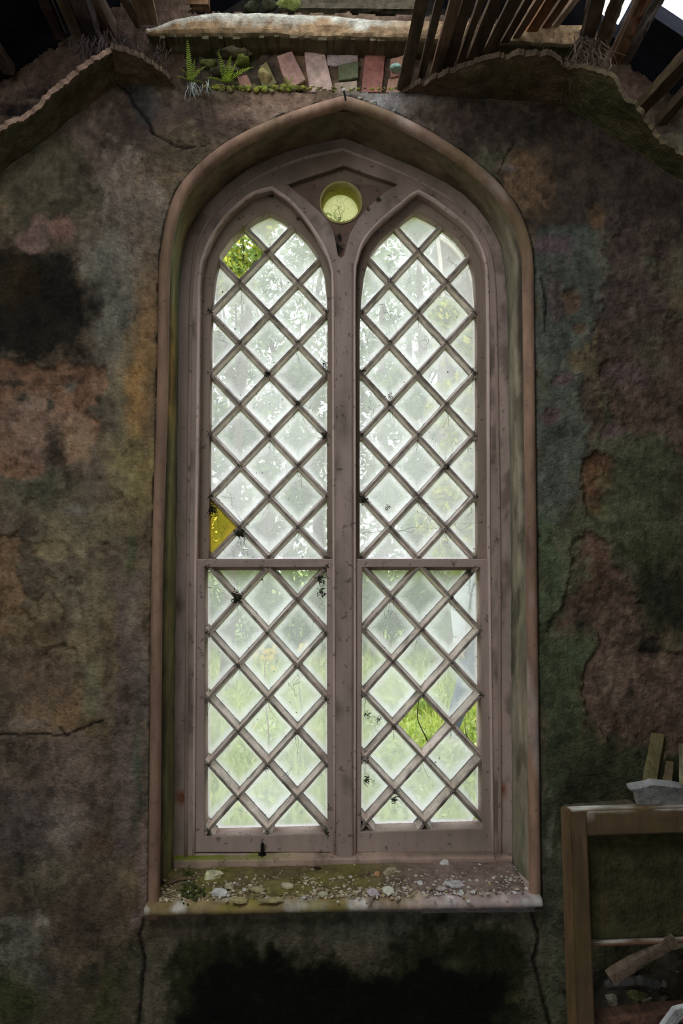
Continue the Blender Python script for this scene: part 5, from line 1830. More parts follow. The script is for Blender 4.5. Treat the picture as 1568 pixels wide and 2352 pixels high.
# ------------------------------------------------------------------ things leaning and heaped on the right
heap_x = (0.66, 1.75)
nx, ny = 70, 44
V = []
for i in range(nx):
    for j in range(ny):
        x, y = heap_x[0] + (heap_x[1] - heap_x[0]) * i / (nx - 1), -0.50 + 0.495 * j / (ny - 1)
        h = 0.31 * smooth01((x - heap_x[0]) / 0.22) * smooth01((y + 0.50) / 0.16)
        V.append((x, y, h))
V = np.array(V)
nz = fbm(V * 9, 4, 5)
V[:, 2] = np.maximum(0.001, V[:, 2] * (1 + 0.25 * nz) + 0.02 * fbm(V * 30, 5, 3) * (V[:, 2] > 0.05))
mb = MB()
mb.add(V, grid_faces(nx, ny), shade(alb((26, 23, 18)), fbm(V * 20, 6, 4), 0.7))
for k in range(420):
    x, y = random.uniform(0.72, 1.6), random.uniform(-0.42, -0.04)
    i, j = int((x - heap_x[0]) / (heap_x[1] - heap_x[0]) * (nx - 1)), int((y + 0.5) / 0.495 * (ny - 1))
    z = V[i * ny + j, 2]
    r = random.uniform(0.004, 0.016)
    rock(mb, (x, y, z + r * 0.3), (r * 1.3, r, r * 0.7), alb(random.choice([(30, 27, 22), (40, 38, 30), (60, 58, 52), (46, 46, 26), (24, 20, 16)])), k % 50, 0.5, 1, (0, 0, k))
tag(mb.build('rubble_heap', M['stone']), 'dark heap of earth and rubble behind the leaning wooden frame', 'rubble', kind='stuff')

# old window frame leaning there
TL = P(1308, 1866, -0.455)
BLb = P(1332, 2560, -0.555)
root = thing('leaning_frame', 'brown wooden frame leaning upright in front of the rubble at lower right', 'frame', (TL.x + 0.35, -0.5, 0))
down = (Vector((BLb.x, BLb.y, BLb.z)) - TL)
down.normalize()
right = Vector((1, 0.04, 0.012)).normalized()
nrm = right.cross(down).normalized()
if nrm.y > 0: nrm = -nrm
FH, FW, TH = (TL.z - 0.004) / -down.z, 0.72, 0.056


def fpt(u, v, w):
    """u right, v down, w away from the room (metres) on the leaning frame"""
    return TL + right * u + down * v - nrm * w


def frame_box(mb, u0, u1, v0, v1, w0, w1, col, seed, nu=None, nv=None):
    """board of the frame with soft edges and slightly uneven faces"""
    bm = bmesh.new()
    bmesh.ops.create_cube(bm, size=1)
    lo, hi = (u0, v0, w0), (u1, v1, w1)
    for v in bm.verts:
        v.co = Vector([lo[i] + (v.co[i] + 0.5) * (hi[i] - lo[i]) for i in range(3)])
    bmesh.ops.bevel(bm, geom=list(bm.edges), offset=0.003, segments=2, affect='EDGES')
    bmesh.ops.triangulate(bm, faces=list(bm.faces))
    for it in range(6):
        ed = [e for e in bm.edges if e.calc_length() > 0.03]
        if not ed: break
        bmesh.ops.subdivide_edges(bm, edges=ed, cuts=1)
        bmesh.ops.triangulate(bm, faces=list(bm.faces))
    V = np.array([v.co[:] for v in bm.verts])
    n1 = fbm(V * np.array([14, 14, 14]) + seed, seed, 4)
    n2 = fbm(V * (np.array([50, 5, 50]) if v1 - v0 > u1 - u0 else np.array([5, 50, 50])) + seed, seed + 1, 3)
    for v, q in zip(bm.verts, n2): v.co.z += 0.0012 * q
    c = shade(col, n2 + 0.5 * n1, 0.3)
    g = np.clip(n1 * 1.4 - 0.1, 0, 1)[:, None] * 0.45
    c = c * (1 - g) + np.array(alb((60, 54, 26), 2.8)) * g
    if v1 - v0 < 0.1:                                    # dust on the upper edge
        d = smooth01((v0 + 0.006 - V[:, 1]) / 0.006)[:, None] * np.clip(fbm(V * 16 + 5, 3, 4) + 0.45, 0, 1)[:, None]
        c = c * (1 - d) + np.array(alb((120, 116, 110))) * d
    for v in bm.verts: v.co = fpt(*v.co)
    addbm(mb, bm, c)


BF = alb((58, 46, 33), 2.9)
for nm, u0, u1, v0, v1 in (('stile', 0, 0.041, 0, FH), ('stile', FW - 0.041, FW, 0, FH), ('top_rail', 0.0412, FW - 0.0412, 0, 0.054), ('bottom_rail', 0.0412, FW - 0.0412, FH - 0.09, FH)):
    mb = MB()
    frame_box(mb, u0, u1, v0, v1, 0, TH, BF, 5 + int(u0 * 100))
    mb.build(nm, M['board'], root)
mb = MB()
for u0, u1, v0, v1 in ((-0.006, 0.006, -0.006, FH - 0.01), (0.006, FW, -0.006, 0.006)):
    frame_box(mb, u0, u1, v0, v1, 0.004, TH - 0.006, alb((72, 56, 38), 2.9), 9)
mb.build('edge_moulding', M['board'], root)
mb = MB()
frame_box(mb, 0.03, FW - 0.03, 0.046, 0.288, TH - 0.014, TH - 0.004, alb((34, 34, 20), 4), 14)
mb.build('panel', M['plaster'], root)['label'] = 'dark mossy panel in the upper part'
mb = MB()
frame_box(mb, 0.042, FW - 0.042, 0.290, 0.301, TH - 0.022, TH - 0.002, alb((66, 48, 36), 3.4), 15)
mb.build('glazing_bar', M['board'], root)

# things on and behind the frame
mb = MB()
p = P(1504, 1834, -0.42)
flake(mb, p + Vector((0.02, 0, 0.006)), (0.10, 0.05), 0.022, alb((92, 92, 92), 3.2), 21, (-1.15, 0.16, 0.05), 18)
tag(mb.build('plaster_slab', M['stone']), 'grey broken plaster slab resting on top of the leaning frame', 'plaster')
mb = MB()
timber(mb, P(1302, 1862, -0.38), P(1452, 1848, -0.36), 0.05, 0.014, alb((38, 36, 28)), 51, 0.003)
tag(mb.build('dark_slat', M['wood']), 'dark mossy slat lying behind the top of the leaning frame', 'board')
mb = MB()
timber(mb, P(1478, 1880, -0.27), P(1512, 1694, -0.06), 0.036, 0.03, alb((58, 54, 36), 4), 52, 0.002)
tag(mb.build('plank_end', M['wood']), 'upright plank end with yellowish top, tallest behind the plaster slab', 'plank')
mb = MB()
timber(mb, P(1522, 1880, -0.27), P(1539, 1756, -0.11), 0.022, 0.024, alb((60, 52, 38), 4), 53, 0.004)
tag(mb.build('plank_end', M['wood']), 'shorter dark stick beside the tallest plank end', 'plank')
mb = MB()
timber(mb, P(1572, 1880, -0.27), P(1566, 1712, -0.08), 0.022, 0.02, alb((92, 88, 68), 4), 54, 0.003)
tag(mb.build('plank_end', M['wood']), 'pale stick cut by the right edge of the photo', 'plank')
mb = MB()
timber(mb, P(1398, 2246, -0.465), P(1548, 2156, -0.455), 0.026, 0.022, alb((66, 57, 48), 3.0), 55, 0.003)
tag(mb.build('loose_plank', M['wood']), 'grey brown stick slanting inside the lower part of the leaning frame', 'plank')
mb = MB()
flake(mb, P(1440, 2262, -0.33), (0.085, 0.05), 0.02, alb((54, 54, 54), 4), 24, (-0.7, 0.05, 0.1), 16)
tag(mb.build('slate_slab', M['stone']), 'bluish grey slab under the slanting stick', 'slate')
mb = MB()
rock(mb, P(1403, 2298, -0.40), (0.018, 0.016, 0.013), alb((96, 96, 86), 4), 25, 0.5)
tag(mb.build('stone', M['stone']), 'pale pebble inside the frame near the bottom', 'stone')
mb = MB()
rock(mb, P(1462, 2288, -0.40), (0.028, 0.02, 0.014), alb((70, 72, 46), 4), 26, 0.6)
tag(mb.build('stone', M['moss']), 'mossy lump right of the pale pebble', 'stone')
mb = MB()
timber(mb, P(1372, 2340, -0.47), P(1580, 2318, -0.42), 0.05, 0.02, alb((62, 46, 38), 3.6), 56, 0.004)
tag(mb.build('loose_plank', M['wood']), 'reddish brown board lying along the bottom of the frame opening', 'plank')
mb = MB()
flake(mb, P(1556, 2338, -0.52), (0.035, 0.07), 0.012, alb((130, 131, 134), 3.6), 27, (-1.25, 0.5, 0.2), 7)
tag(mb.build('plaster_shard', M['stone']), 'white pointed plaster shard in the lower right corner', 'plaster')
mb = MB()
flake(mb, P(1560, 2170, -0.30), (0.05, 0.03), 0.014, alb((84, 82, 66), 4), 28, (-0.5, 0, 0.4), 9)
tag(mb.build('plaster_slab', M['stone']), 'pale fragment at the right edge above the slanting stick', 'plaster')
mb = MB()
flake(mb, P(1232, 2376, -0.12), (0.035, 0.06), 0.02, alb((60, 68, 58), 4), 29, (-1.2, 0.2, 0.0), 8)
tag(mb.build('slate_slab', M['stone']), 'grey green slab tip left of the leaning frame at the bottom edge', 'slate')

# ------------------------------------------------------------------ the overgrown garden outside
GZ = -0.10


def ground_z(x, y):
    return GZ - 0.12 + 0.03 * np.maximum(0, y - 1) - 0.0 * x


xs_, ys_ = np.linspace(-14, 14, 90), np.concatenate([np.linspace(0.44, 8, 60), np.linspace(8.5, 30, 30)])
XX, YY = np.meshgrid(xs_, ys_, indexing='ij')
V = np.stack([XX.ravel(), YY.ravel(), ground_z(XX.ravel(), YY.ravel())], 1)
nz = fbm(V * 0.8, 3, 5)
V[:, 2] += 0.04 * nz
mb = MB()
c = shade((0.40, 0.48, 0.12), fbm(V * 2.3, 4, 4), 0.35)
mb.add(V, grid_faces(len(xs_), len(ys_)), c)
tag(mb.build('ground', M['soil'], smooth=True), 'grassy ground outside the window', 'ground', kind='structure')


def leaf_cloud(mb, centers, radii, n, size, cols, flat=0.6, aspect=0.5, seed=0):
    """many small leaves in ellipsoidal clumps"""
    r = np.random.default_rng(seed)
    k = r.integers(0, len(centers), n)
    d = r.normal(size=(n, 3))
    d /= np.linalg.norm(d, axis=1, keepdims=True)
    rad = r.uniform(0.25, 1, (n, 1)) ** 0.45
    pos = np.asarray(centers)[k] + d * rad * np.asarray(radii)[k]
    ax = r.normal(size=(n, 3)); ax[:, 2] -= 0.5
    ax /= np.linalg.norm(ax, axis=1, keepdims=True)
    bx = np.cross(ax, r.normal(size=(n, 3)))
    bx /= np.linalg.norm(bx, axis=1, keepdims=True)
    s = size * r.uniform(0.6, 1.3, (n, 1))
    nn = np.cross(ax, bx)
    q = np.stack([pos - ax * s * 0.5, pos + bx * s * aspect * 0.5 + nn * s * 0.06, pos + ax * s * 0.5 - nn * s * 0.08, pos - bx * s * aspect * 0.5 + nn * s * 0.06], 1)
    cc = np.asarray(cols)[r.integers(0, len(cols), n)] * r.uniform(0.7, 1.25, (n, 1))
    mb.add(q.reshape(-1, 3), (np.arange(n)[:, None] * 4 + np.arange(4)).tolist(), np.repeat(cc, 4, 0))


TG = [(0.13, 0.22, 0.06), (0.20, 0.30, 0.08), (0.10, 0.17, 0.06), (0.30, 0.40, 0.10)]
TG2 = [(0.34, 0.44, 0.10), (0.50, 0.56, 0.12), (0.26, 0.36, 0.10), (0.66, 0.62, 0.08)]

TG3 = [(0.30, 0.38, 0.22), (0.38, 0.46, 0.28), (0.24, 0.32, 0.18), (0.46, 0.52, 0.34)]


def tree(label, px_, y, base_r, blobs, n, size, cols, seed):
    """blobs: (px, py, radius px) of its leafy masses"""
    b = P(px_, 1300, y)
    gz = float(ground_z(b.x, y))
    t = thing('garden_tree', label, 'tree', (b.x, y, gz), 'trees behind the garden')
    cen, rad = [], []
    for (bx_, by_, br) in blobs:
        p = P(bx_, by_, y)
        r = br * (y - CAM.y) / F_PX
        cen.append(p[:]); rad.append((r, r * 0.8, r * 0.85))
    mb = MB()
    top = max(cen, key=lambda q: q[2])
    pts = [Vector((b.x, y, gz)), Vector((b.x + 0.1, y, gz + (top[2] - gz) * 0.4)), Vector(((b.x + top[0]) / 2, y, gz + (top[2] - gz) * 0.7)), Vector(top)]
    tube(mb, [Vector(q) for q in smooth_path(pts, 4)], base_r, base_r * 0.25, (0.10, 0.085, 0.06), 8)
    for q in cen:
        q = Vector(q)
        a = pts[1].lerp(pts[2], 0.3)
        if (q - a).length > 0.3:
            tube(mb, [a, a.lerp(q, 0.5) + Vector((0, 0, 0.15)), q], base_r * 0.4, base_r * 0.1, (0.10, 0.085, 0.06), 5)
    mb.build('trunk', M['wood'], t, smooth=True)
    mb = MB()
    leaf_cloud(mb, cen, rad, n, size, cols, seed=seed)
    mb.build('crown', M['leaf'], t)
    return t


tree('bright leafy tree seen through the missing pane at the top of the left light', 520, 6.5, 0.08, [(560, 560, 75), (500, 620, 70), (600, 480, 60), (470, 520, 60), (540, 660, 50)], 3600, 0.10, TG2, 1)
tree('tree with a sparse crown behind the middle of the left light', 600, 11, 0.14, [(560, 900, 90), (640, 980, 90), (680, 850, 60), (560, 1050, 90), (520, 800, 50)], 3400, 0.15, TG, 2)
tree('tree whose crown shows beside the mullion in the left light', 720, 13, 0.14, [(720, 1000, 80), (740, 1100, 100), (700, 900, 60), (660, 1120, 80)], 2600, 0.16, TG, 3)
tree('dark tree behind the left edge of the left light', 440, 12, 0.14, [(480, 1080, 100), (420, 980, 110), (440, 1180, 110), (500, 980, 60), (350, 900, 120), (300, 1050, 120), (250, 1180, 120), (380, 700, 100), (200, 900, 120), (120, 1100, 120), (300, 750, 100), (20, 1000, 130), (0, 1180, 130)], 7200, 0.16, TG, 4)
tree('tree behind the left half of the right light', 870, 12, 0.14, [(880, 1000, 90), (840, 1090, 100), (900, 1120, 90), (850, 900, 60), (880, 640, 46)], 3000, 0.15, TG, 5)
tree('bushy tree behind the middle of the right light', 980, 10, 0.12, [(960, 960, 80), (1000, 1060, 90), (960, 1140, 90), (930, 880, 46), (960, 540, 44)], 3000, 0.14, TG, 6)
tree('yellowish tree behind the right edge of the right light', 1080, 5.6, 0.10, [(1050, 760, 66), (1085, 800, 80), (1070, 930, 90), (1100, 1050, 100), (1020, 720, 40), (1060, 1150, 90), (1070, 1250, 90), (1020, 1190, 70)], 5600, 0.11, TG2, 7)
tree('tall pale tree rising above the others behind the left light', 660, 18.5, 0.16, [(560, 640, 80), (640, 600, 90), (720, 640, 90), (600, 720, 80), (690, 740, 90), (560, 780, 80), (750, 560, 80), (620, 810, 80), (740, 820, 80)], 4200, 0.2, TG3, 10)
tree('tall pale tree rising above the others behind the right light', 940, 18.5, 0.16, [(860, 640, 80), (940, 600, 90), (900, 720, 90), (980, 700, 90), (840, 760, 80), (940, 800, 90), (1030, 800, 80), (1060, 660, 70), (860, 830, 70)], 4200, 0.2, TG3, 11)
tree('distant tree filling the gap below the crowns on the left', 560, 15, 0.16, [(500, 1200, 100), (600, 1180, 110), (700, 1210, 100), (560, 1270, 90)], 2400, 0.2, TG, 8)
tree('distant tree filling the gap below the crowns on the right', 960, 15, 0.16, [(860, 1210, 100), (960, 1200, 110), (1060, 1190, 110), (1120, 1260, 90), (1180, 1100, 120), (1260, 1000, 120), (1340, 1150, 120), (1250, 1250, 120), (1180, 850, 100), (1300, 850, 110), (1200, 700, 100), (1420, 1050, 120), (1500, 1200, 120), (1400, 800, 120)], 6600, 0.2, TG, 9)


def shrub(label, px_, y, w, h, n, size, cols, seed):
    b = P(px_, 1400, y)
    gz = float(ground_z(b.x, y))
    r = np.random.default_rng(seed)
    cen = [(b.x + r.uniform(-w, w) * 0.6, y + r.uniform(-0.2, 0.2), gz + h * r.uniform(0.25, 0.8)) for k in range(9)]
    rad = [(w * 0.45, 0.3, h * 0.3)] * 9
    t = thing('shrub', label, 'shrub', (b.x, y, gz), 'shrubs along the back of the meadow')
    mb = MB()
    for q in cen: tube(mb, [Vector((b.x, y, gz)), Vector(q)], 0.014, 0.005, (0.10, 0.08, 0.05), 5)
    mb.build('stems', M['wood'], t)
    mb = MB()
    leaf_cloud(mb, cen, rad, n, size, cols, seed=seed)
    mb.build('foliage', M['leaf'], t)


SG = [(0.16, 0.26, 0.09), (0.24, 0.34, 0.12), (0.11, 0.19, 0.07), (0.20, 0.30, 0.10)]
for i, (px_, y, w, h, lb) in enumerate([(470, 9.0, 0.8, 1.5, 'shrub at the left edge of the lower left light'), (580, 8.4, 0.8, 1.35, 'shrub behind the yellow flowers'), (690, 8.8, 0.8, 1.5, 'shrub just left of the mullion'),
                                        (800, 9.4, 0.8, 1.5, 'shrub hidden behind the mullion'), (880, 8.6, 0.8, 1.4, 'shrub at the left of the lower right light'), (985, 9.0, 0.8, 1.5, 'shrub left of the person'), (1105, 6.9, 0.75, 1.7, 'shrub behind the person')]):
    shrub(lb, px_, y, w, h, 1500, 0.10, SG, 20 + i)

# meadow grass
r = np.random.default_rng(3)
n = 26000
y = 0.85 + 9.0 * r.uniform(0, 1, n) ** 1.5
x = r.uniform(-1, 1, n) * (0.55 + 0.36 * (y + 0.6)) + 0.06
z = ground_z(x, y)
hgt = r.uniform(0.05, 0.16, n) * (1 + 0.06 * y)
ang = r.uniform(0, math.pi, n)
w = 0.004 + 0.0016 * y
lean = r.normal(size=(n, 2)) * 0.35
a = np.stack([x - np.cos(ang) * w, y - np.sin(ang) * w, z - 0.02], 1)
b = np.stack([x + np.cos(ang) * w, y + np.sin(ang) * w, z - 0.02], 1)
m1 = np.stack([x + lean[:, 0] * hgt * 0.4, y + lean[:, 1] * hgt * 0.4, z + hgt * 0.6], 1)
tp = np.stack([x + lean[:, 0] * hgt * 1.2, y + lean[:, 1] * hgt * 1.2, z + hgt], 1)
q = np.stack([a, b, m1 + (b - a) * 0.3, tp, m1 - (b - a) * 0.3], 1)
cols = np.array([(0.50, 0.58, 0.14), (0.60, 0.66, 0.20), (0.38, 0.48, 0.10), (0.68, 0.68, 0.32)])[r.integers(0, 4, n)] * r.uniform(0.8, 1.2, (n, 1))
mb = MB()
mb.add(q.reshape(-1, 3), (np.arange(n)[:, None] * 5 + np.arange(5)).tolist(), np.repeat(cols, 5, 0))
tag(mb.build('meadow_grass', M['leaf']), 'bright yellow green meadow grass outside the window', 'grass', kind='stuff')
# broad leaved weeds near the wall
mb = MB()
cen, rad = [], []
for k in range(60):
    yy = random.uniform(1.4, 5.5)
    xx = random.uniform(-1, 1) * (0.5 + 0.33 * yy)
    cen.append((xx, yy, float(ground_z(xx, yy)) + random.uniform(0.05, 0.22))); rad.append((0.16, 0.16, 0.12))
leaf_cloud(mb, cen, rad, 5200, 0.06, [(0.50, 0.60, 0.16), (0.60, 0.68, 0.22), (0.34, 0.46, 0.14), (0.70, 0.72, 0.45)], seed=11)
tag(mb.build('weeds', M['leaf']), 'broad leaved weeds scattered through the meadow', 'weeds', kind='stuff')


def stem_plant(name, label, cat, root, tip, leaves, col, lcol, r=0.0018, flowers=None, fcol=None, fr=0.012):
    """upright plant: stem plus individually placed leaves (t along stem, azimuth, length, width)"""
    t = thing(name, label, cat, root)
    root, tip = Vector(root), Vector(tip)
    side = Vector((0.02, 0.01, 0))
    pts = [root, root.lerp(tip, 0.35) + side, root.lerp(tip, 0.7) - side * 0.5, tip]
    pts = [Vector(p) for p in smooth_path(pts, 4)]
    mb = MB(); tube(mb, pts, r * 1.4, r * 0.7, col, 5); mb.build('stem', M['leaf'], t)
    for (u, az, L, wd, dr_) in leaves:
        p = pts[min(len(pts) - 1, int(u * (len(pts) - 1)))]
        d = Vector((math.cos(az), math.sin(az) * 0.6, 0.25)).normalized()
        V, F = [], []
        n = 7
        q = p.copy()
        s = d.cross(Vector((0, 0.3, 1))).normalized()
        for k in range(n + 1):
            ww = wd * math.sin(math.pi * min(1, (k / n) ** 0.8 * 0.97 + 0.02)) * 0.5
            up_ = s.cross(d)
            V += [(q - s * ww + Vector((0, 0, 0.15 * ww)))[:], q[:], (q + s * ww + Vector((0, 0, 0.15 * ww)))[:]]
            d = (d + Vector((0, 0, -dr_ / n))).normalized()
            q = q + d * (L / n)
        for k in range(n):
            F += [(3 * k, 3 * k + 3, 3 * k + 4, 3 * k + 1), (3 * k + 1, 3 * k + 4, 3 * k + 5, 3 * k + 2)]
        mb = MB(); mb.add(np.array(V), F, lcol); mb.build('leaf', M['leaf'], t)
    if flowers:
        mb = MB()
        for f in flowers:
            rr = random.Random(int(f[0] * 1000))
            for k in range(7):
                a_ = k * 2 * math.pi / 7
                c_ = Vector(f)
                e = Vector((math.cos(a_) * fr, math.sin(a_) * fr * 0.5, math.sin(a_) * fr * 0.8))
                o_ = Vector((-e.z * 0.3, -0.003, e.x * 0.3))
                mb.add([c_[:], (c_ + e * 0.6 + o_)[:], (c_ + e)[:], (c_ + e * 0.6 - o_)[:]], [(0, 1, 2, 3)], fcol)
        mb.build('flowers', M['leaf'], t)
    return t


stem_plant('willowherb', 'leafy stem poking through the missing pane of the lower right light', 'plant', P(974, 1768, 0.36), P(962, 1602, 0.33),
           [(0.95, 0.0, 0.055, 0.014, 1.6), (0.55, 0.1, 0.10, 0.016, 1.4), (0.62, 3.3, 0.10, 0.012, 1.6), (0.3, -0.3, 0.075, 0.024, 1.6), (0.28, 2.6, 0.05, 0.02, 1.2), (0.12, 3.6, 0.05, 0.022, 1.5)], (0.10, 0.07, 0.05), (0.30, 0.38, 0.16))
stem_plant('sapling', 'thin sapling behind the smaller missing pane at the right', 'plant', P(1090, 1780, 0.9), P(1068, 1640, 0.9),
           [(0.9, 0.3, 0.06, 0.03, 1.0), (0.6, 2.8, 0.06, 0.035, 0.8), (0.5, 0.2, 0.07, 0.04, 0.8), (0.3, 3.0, 0.06, 0.03, 1.0), (0.75, 1.2, 0.05, 0.03, 0.8)], (0.10, 0.07, 0.05), (0.40, 0.52, 0.20))
fl = [P(random.gauss(610, 20), random.gauss(1505, 18), 3.4) for k in range(20)]
stem_plant('ragwort', 'cluster of small yellow flowers in the meadow behind the lower left light', 'plant', Vector((P(612, 1500, 3.4).x, 3.4, float(ground_z(0, 3.4)))), P(610, 1500, 3.4),
           [(0.4, 0.3, 0.16, 0.05, 1), (0.5, 2.8, 0.16, 0.05, 1), (0.6, 0.1, 0.14, 0.04, 1), (0.3, 3.4, 0.16, 0.05, 1), (0.75, 1, 0.12, 0.04, 1)], (0.3, 0.2, 0.08), (0.22, 0.34, 0.10), 0.005, fl, (0.80, 0.60, 0.02), 0.022)
fl = [P(random.gauss(690, 9), random.gauss(1488, 6), 3.8) for k in range(9)]
stem_plant('ragwort', 'smaller group of yellow flowers right of the larger cluster', 'plant', Vector((P(688, 1490, 3.8).x, 3.8, float(ground_z(0, 3.8)))), P(690, 1492, 3.8),
           [(0.4, 0.3, 0.14, 0.05, 1), (0.5, 2.8, 0.14, 0.05, 1), (0.7, 0.1, 0.12, 0.04, 1)], (0.2, 0.26, 0.08), (0.22, 0.34, 0.10), 0.005, fl, (0.80, 0.60, 0.02), 0.02)
p = P(612, 1850, 1.2)
fern('green bracken fern outside the bottom of the lower left light', Vector((p.x, 1.2, float(ground_z(0, 1.2)))), [(-0.4, 1.1, 0.42, 0.10), (0.5, 1.0, 0.42, 0.10), (1.1, 0.8, 0.38, 0.09), (-1.1, 0.8, 0.38, 0.09), (2.2, 1.0, 0.40, 0.10), (-2.4, 1.0, 0.4, 0.10)], (0.16, 0.36, 0.10))

# pale pointed gable made up for a shape that reads as a reflected arch
gy = 7.6
poly = [(1003, 545), (1030, 562), (1058, 592), (1078, 630), (1098, 700), (1140, 800), (1150, 1560), (1010, 1560), (1016, 900), (1018, 720), (1013, 640), (1009, 590)]
t = thing('reflection_gable', 'made-up brownish pointed gable, edged with pale boards, for a reflection in the right light', 'building', P(1080, 1550, gy))
mb = MB()
V, F = plate([[(P(a_[0], a_[1], gy).x, P(a_[0], a_[1], gy).z) for a_ in poly]], gy, gy + 0.5, 0.01)
mb.add(V, F, (0.20, 0.17, 0.15))
mb.build('wall', M['plaster'], t)
for ed, nm in (([(1003, 545), (1030, 562), (1058, 592), (1078, 630), (1098, 700), (1140, 800)], 'verge_board'), ([(1003, 545), (1009, 590), (1013, 640), (1018, 720), (1017, 790)], 'verge_board')):
    mb = MB()
    sweep(mb, [P(a_[0], a_[1], gy - 0.02) for a_ in smooth_path(ed, 4)], [(-0.02, 0), (-0.02, -0.05), (0.02, -0.05), (0.02, 0)], (0.7, 0.62, 0.52))
    mb.build(nm, M['paint'], t)


# ------------------------------------------------------------------ the person standing in the garden
def skin_mesh(name, joints, edges, mat_, col, parent, sub=2, root=0):
    """continuous body surface grown over a skeleton: joints = [(xyz, radius)]"""
    me = bpy.data.meshes.new(name)
    me.from_pydata([tuple(j[0]) for j in joints], edges, [])
    o = bpy.data.objects.new(name, me)
    COL.objects.link(o)
    md = o.modifiers.new('s', 'SKIN')
    for i, j in enumerate(joints):
        rr = j[1]
        me.skin_vertices[0].data[i].radius = rr if isinstance(rr, tuple) else (rr, rr)
    me.skin_vertices[0].data[root].use_root = True
    ms = o.modifiers.new('u', 'SUBSURF'); ms.levels = ms.render_levels = sub
    dg = bpy.context.evaluated_depsgraph_get()
    m2 = bpy.data.meshes.new_from_object(o.evaluated_get(dg))
    bpy.data.objects.remove(o)
    bpy.data.meshes.remove(me)
    V = np.array([v.co[:] for v in m2.vertices])
    F = [tuple(p.vertices) for p in m2.polygons]
    bpy.data.meshes.remove(m2)
    mb = MB()
    mb.add(V, F, shade(col, fbm(V * 14, 4, 4), 0.12))
    return mb.build(name, mat_, parent, smooth=True)


PY = 4.15
pp = P(1128, 1500, PY)
g0 = float(ground_z(pp.x, PY))
HX = pp.x
person = thing('person', 'person in pale grey jacket and grey jeans standing outside behind the lower right light', 'person', (HX, PY, g0))
b = lambda x, y, z: (HX + x, PY + y, g0 + z)
fl_ = P(1030, 1715, PY).x - HX          # the foot set out towards the left of the photo
J = [(b(0, 0, 0.94), (0.15, 0.11)), (b(0, 0, 1.12), (0.14, 0.10)), (b(0, 0.01, 1.32), (0.16, 0.11)), (b(0, 0.01, 1.45), (0.09, 0.08)), (b(0, 0, 1.52), 0.055), (b(0, -0.01, 1.60), (0.075, 0.09)), (b(0, -0.01, 1.69), (0.07, 0.085)),
     # arms
     (b(-0.19, 0.01, 1.42), 0.06), (b(-0.26, 0.03, 1.14), 0.045), (b(-0.265, -0.03, 0.92), 0.032), (b(-0.26, -0.05, 0.86), (0.035, 0.022)),
     (b(0.19, 0.01, 1.42), 0.06), (b(0.26, 0.03, 1.14), 0.045), (b(0.265, -0.03, 0.92), 0.032), (b(0.26, -0.05, 0.86), (0.035, 0.022)),
     # legs
     (b(-0.10, 0, 0.88), 0.095), (b(-0.10 + (fl_ + 0.10) * 0.5, -0.05, 0.50), 0.062), (b(fl_, 0.02, 0.10), 0.04), (b(fl_ - 0.03, -0.14, 0.035), (0.04, 0.03)),
     (b(0.10, 0, 0.88), 0.095), (b(0.13, -0.02, 0.50), 0.062), (b(0.14, 0.02, 0.10), 0.04), (b(0.16, -0.14, 0.035), (0.04, 0.03))]
Ed = [(0, 1), (1, 2), (2, 3), (3, 4), (4, 5), (5, 6), (3, 7), (7, 8), (8, 9), (9, 10), (3, 11), (11, 12), (12, 13), (13, 14), (0, 15), (15, 16), (16, 17), (17, 18), (0, 19), (19, 20), (20, 21), (21, 22)]
for s, k0 in ((-1, 10), (1, 14)):                     # hands: palm with four fingers and a thumb
    base = Vector(J[k0][0])
    for f in range(4):
        a1 = base + Vector((0, -0.028 + 0.019 * f, -0.045)); L = (0.06, 0.072, 0.068, 0.052)[f]
        i0 = len(J)
        J += [(tuple(a1), 0.0095), (tuple(a1 + Vector((-s * 0.008, -0.004, -L * 0.55))), 0.0085), (tuple(a1 + Vector((-s * 0.024, -0.006, -L))), 0.007)]
        Ed += [(k0, i0), (i0, i0 + 1), (i0 + 1, i0 + 2)]
    i0 = len(J)
    J += [(tuple(base + Vector((-s * 0.012, -0.042, -0.01))), 0.011), (tuple(base + Vector((-s * 0.02, -0.058, -0.045))), 0.0085)]
    Ed += [(k0, i0), (i0, i0 + 1)]
skin_mesh('body', J, Ed, M['skin'], (0.52, 0.36, 0.28), person)
up_ = lambda j, k: (J[j][0], tuple(q * k for q in J[j][1]) if isinstance(J[j][1], tuple) else J[j][1] * k)
JJ = [(b(0, 0, 0.86), (0.185, 0.14)), up_(1, 1.3), up_(2, 1.2), (b(0, 0.01, 1.45), (0.11, 0.09)), (b(0, 0.0, 1.50), 0.072), up_(7, 1.35), up_(8, 1.75), (b(-0.268, -0.02, 0.96), 0.058), (b(-0.268, -0.03, 0.90), 0.05), up_(11, 1.35), up_(12, 1.75), (b(0.268, -0.02, 0.96), 0.058), (b(0.268, -0.03, 0.90), 0.05)]
jacket = skin_mesh('jacket', JJ, [(0, 1), (1, 2), (2, 3), (3, 4), (3, 5), (5, 6), (6, 7), (7, 8), (3, 9), (9, 10), (10, 11), (11, 12)], M['cloth'], (0.62, 0.63, 0.68), person)
jacket['label'] = 'pale grey jacket'
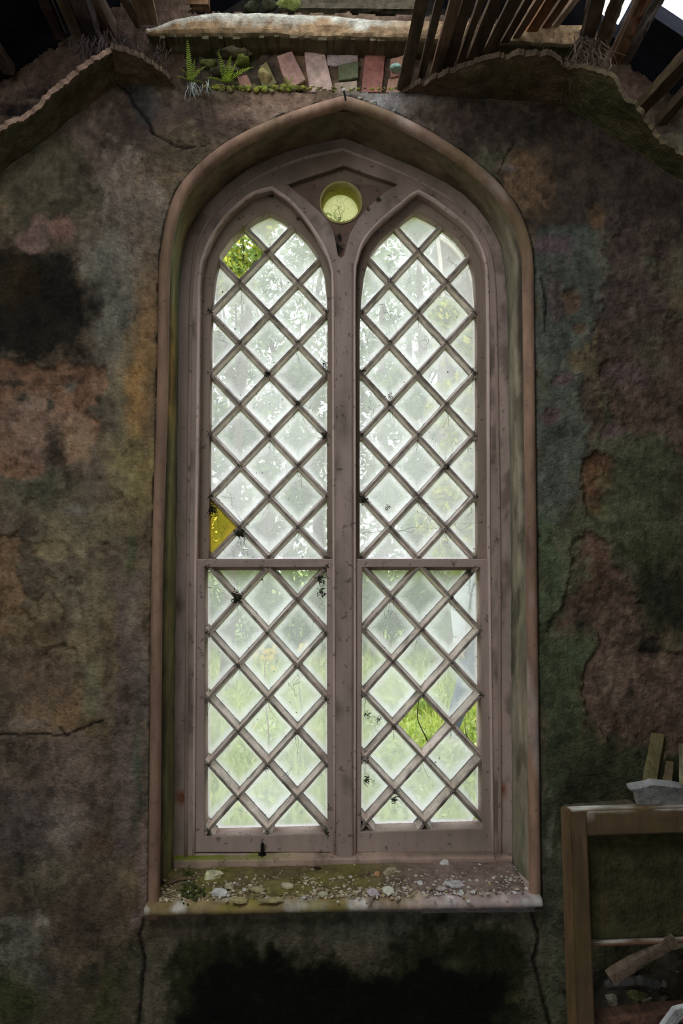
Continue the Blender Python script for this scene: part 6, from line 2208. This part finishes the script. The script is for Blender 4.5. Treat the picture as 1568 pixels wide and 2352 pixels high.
JT = [(b(0, 0, 0.96), (0.165, 0.12)), up_(15, 1.2), up_(16, 1.4), (b(fl_, 0.02, 0.10), 0.062), (b(fl_, 0.02, 0.07), 0.06), up_(19, 1.2), up_(20, 1.4), (b(0.14, 0.02, 0.10), 0.062), (b(0.14, 0.02, 0.07), 0.06)]
skin_mesh('jeans', JT, [(0, 1), (1, 2), (2, 3), (3, 4), (0, 5), (5, 6), (6, 7), (7, 8)], M['cloth'], (0.13, 0.15, 0.21), person)['label'] = 'grey blue jeans'
mb = MB()
for s in (-1, 1):
    c_ = b(s * 0.266, -0.03, 0.895)
    tube(mb, [Vector(c_) + Vector((0, 0, 0.014)), Vector(c_) - Vector((0, 0, 0.014))], 0.054, 0.052, (0.8, 0.8, 0.82), 14)
mb.build('cuffs', M['cloth'], jacket)['label'] = 'white cuffs'
bm = bmesh.new()
bmesh.ops.create_icosphere(bm, subdivisions=3, radius=1)
V = np.array([v.co[:] for v in bm.verts]); F = [[v.index for v in f.verts] for f in bm.faces]; bm.free()
keep = {i for i in range(len(V)) if V[i, 2] > -0.15 - 0.5 * V[i, 1] * -1 or V[i, 1] > 0.25}
F = [f for f in F if all(i in keep for i in f)]
mb = MB(); mb.add(V * np.array([0.088, 0.108, 0.115]) + np.array(b(0, 0.005, 1.665)), F, (0.09, 0.06, 0.04)); mb.build('hair', M['cloth'], person, smooth=True)
mb = MB()
hz = b(0, -0.095, 1.615)
rock(mb, (hz[0], hz[1] - 0.006, hz[2]), (0.012, 0.018, 0.022), (0.52, 0.36, 0.28), 1, 0.05, 2)
for s in (-1, 1):
    rock(mb, (hz[0] + s * 0.03, hz[1] + 0.012, hz[2] + 0.022), (0.011, 0.008, 0.006), (0.05, 0.04, 0.04), 2, 0.05, 2)
    rock(mb, (hz[0] + s * 0.08, hz[1] + 0.09, hz[2] + 0.005), (0.012, 0.02, 0.03), (0.52, 0.36, 0.28), 3, 0.05, 2)
rock(mb, (hz[0], hz[1] + 0.006, hz[2] - 0.045), (0.024, 0.008, 0.006), (0.42, 0.20, 0.17), 4, 0.05, 2)
mb.build('face', M['skin'], person, smooth=True)
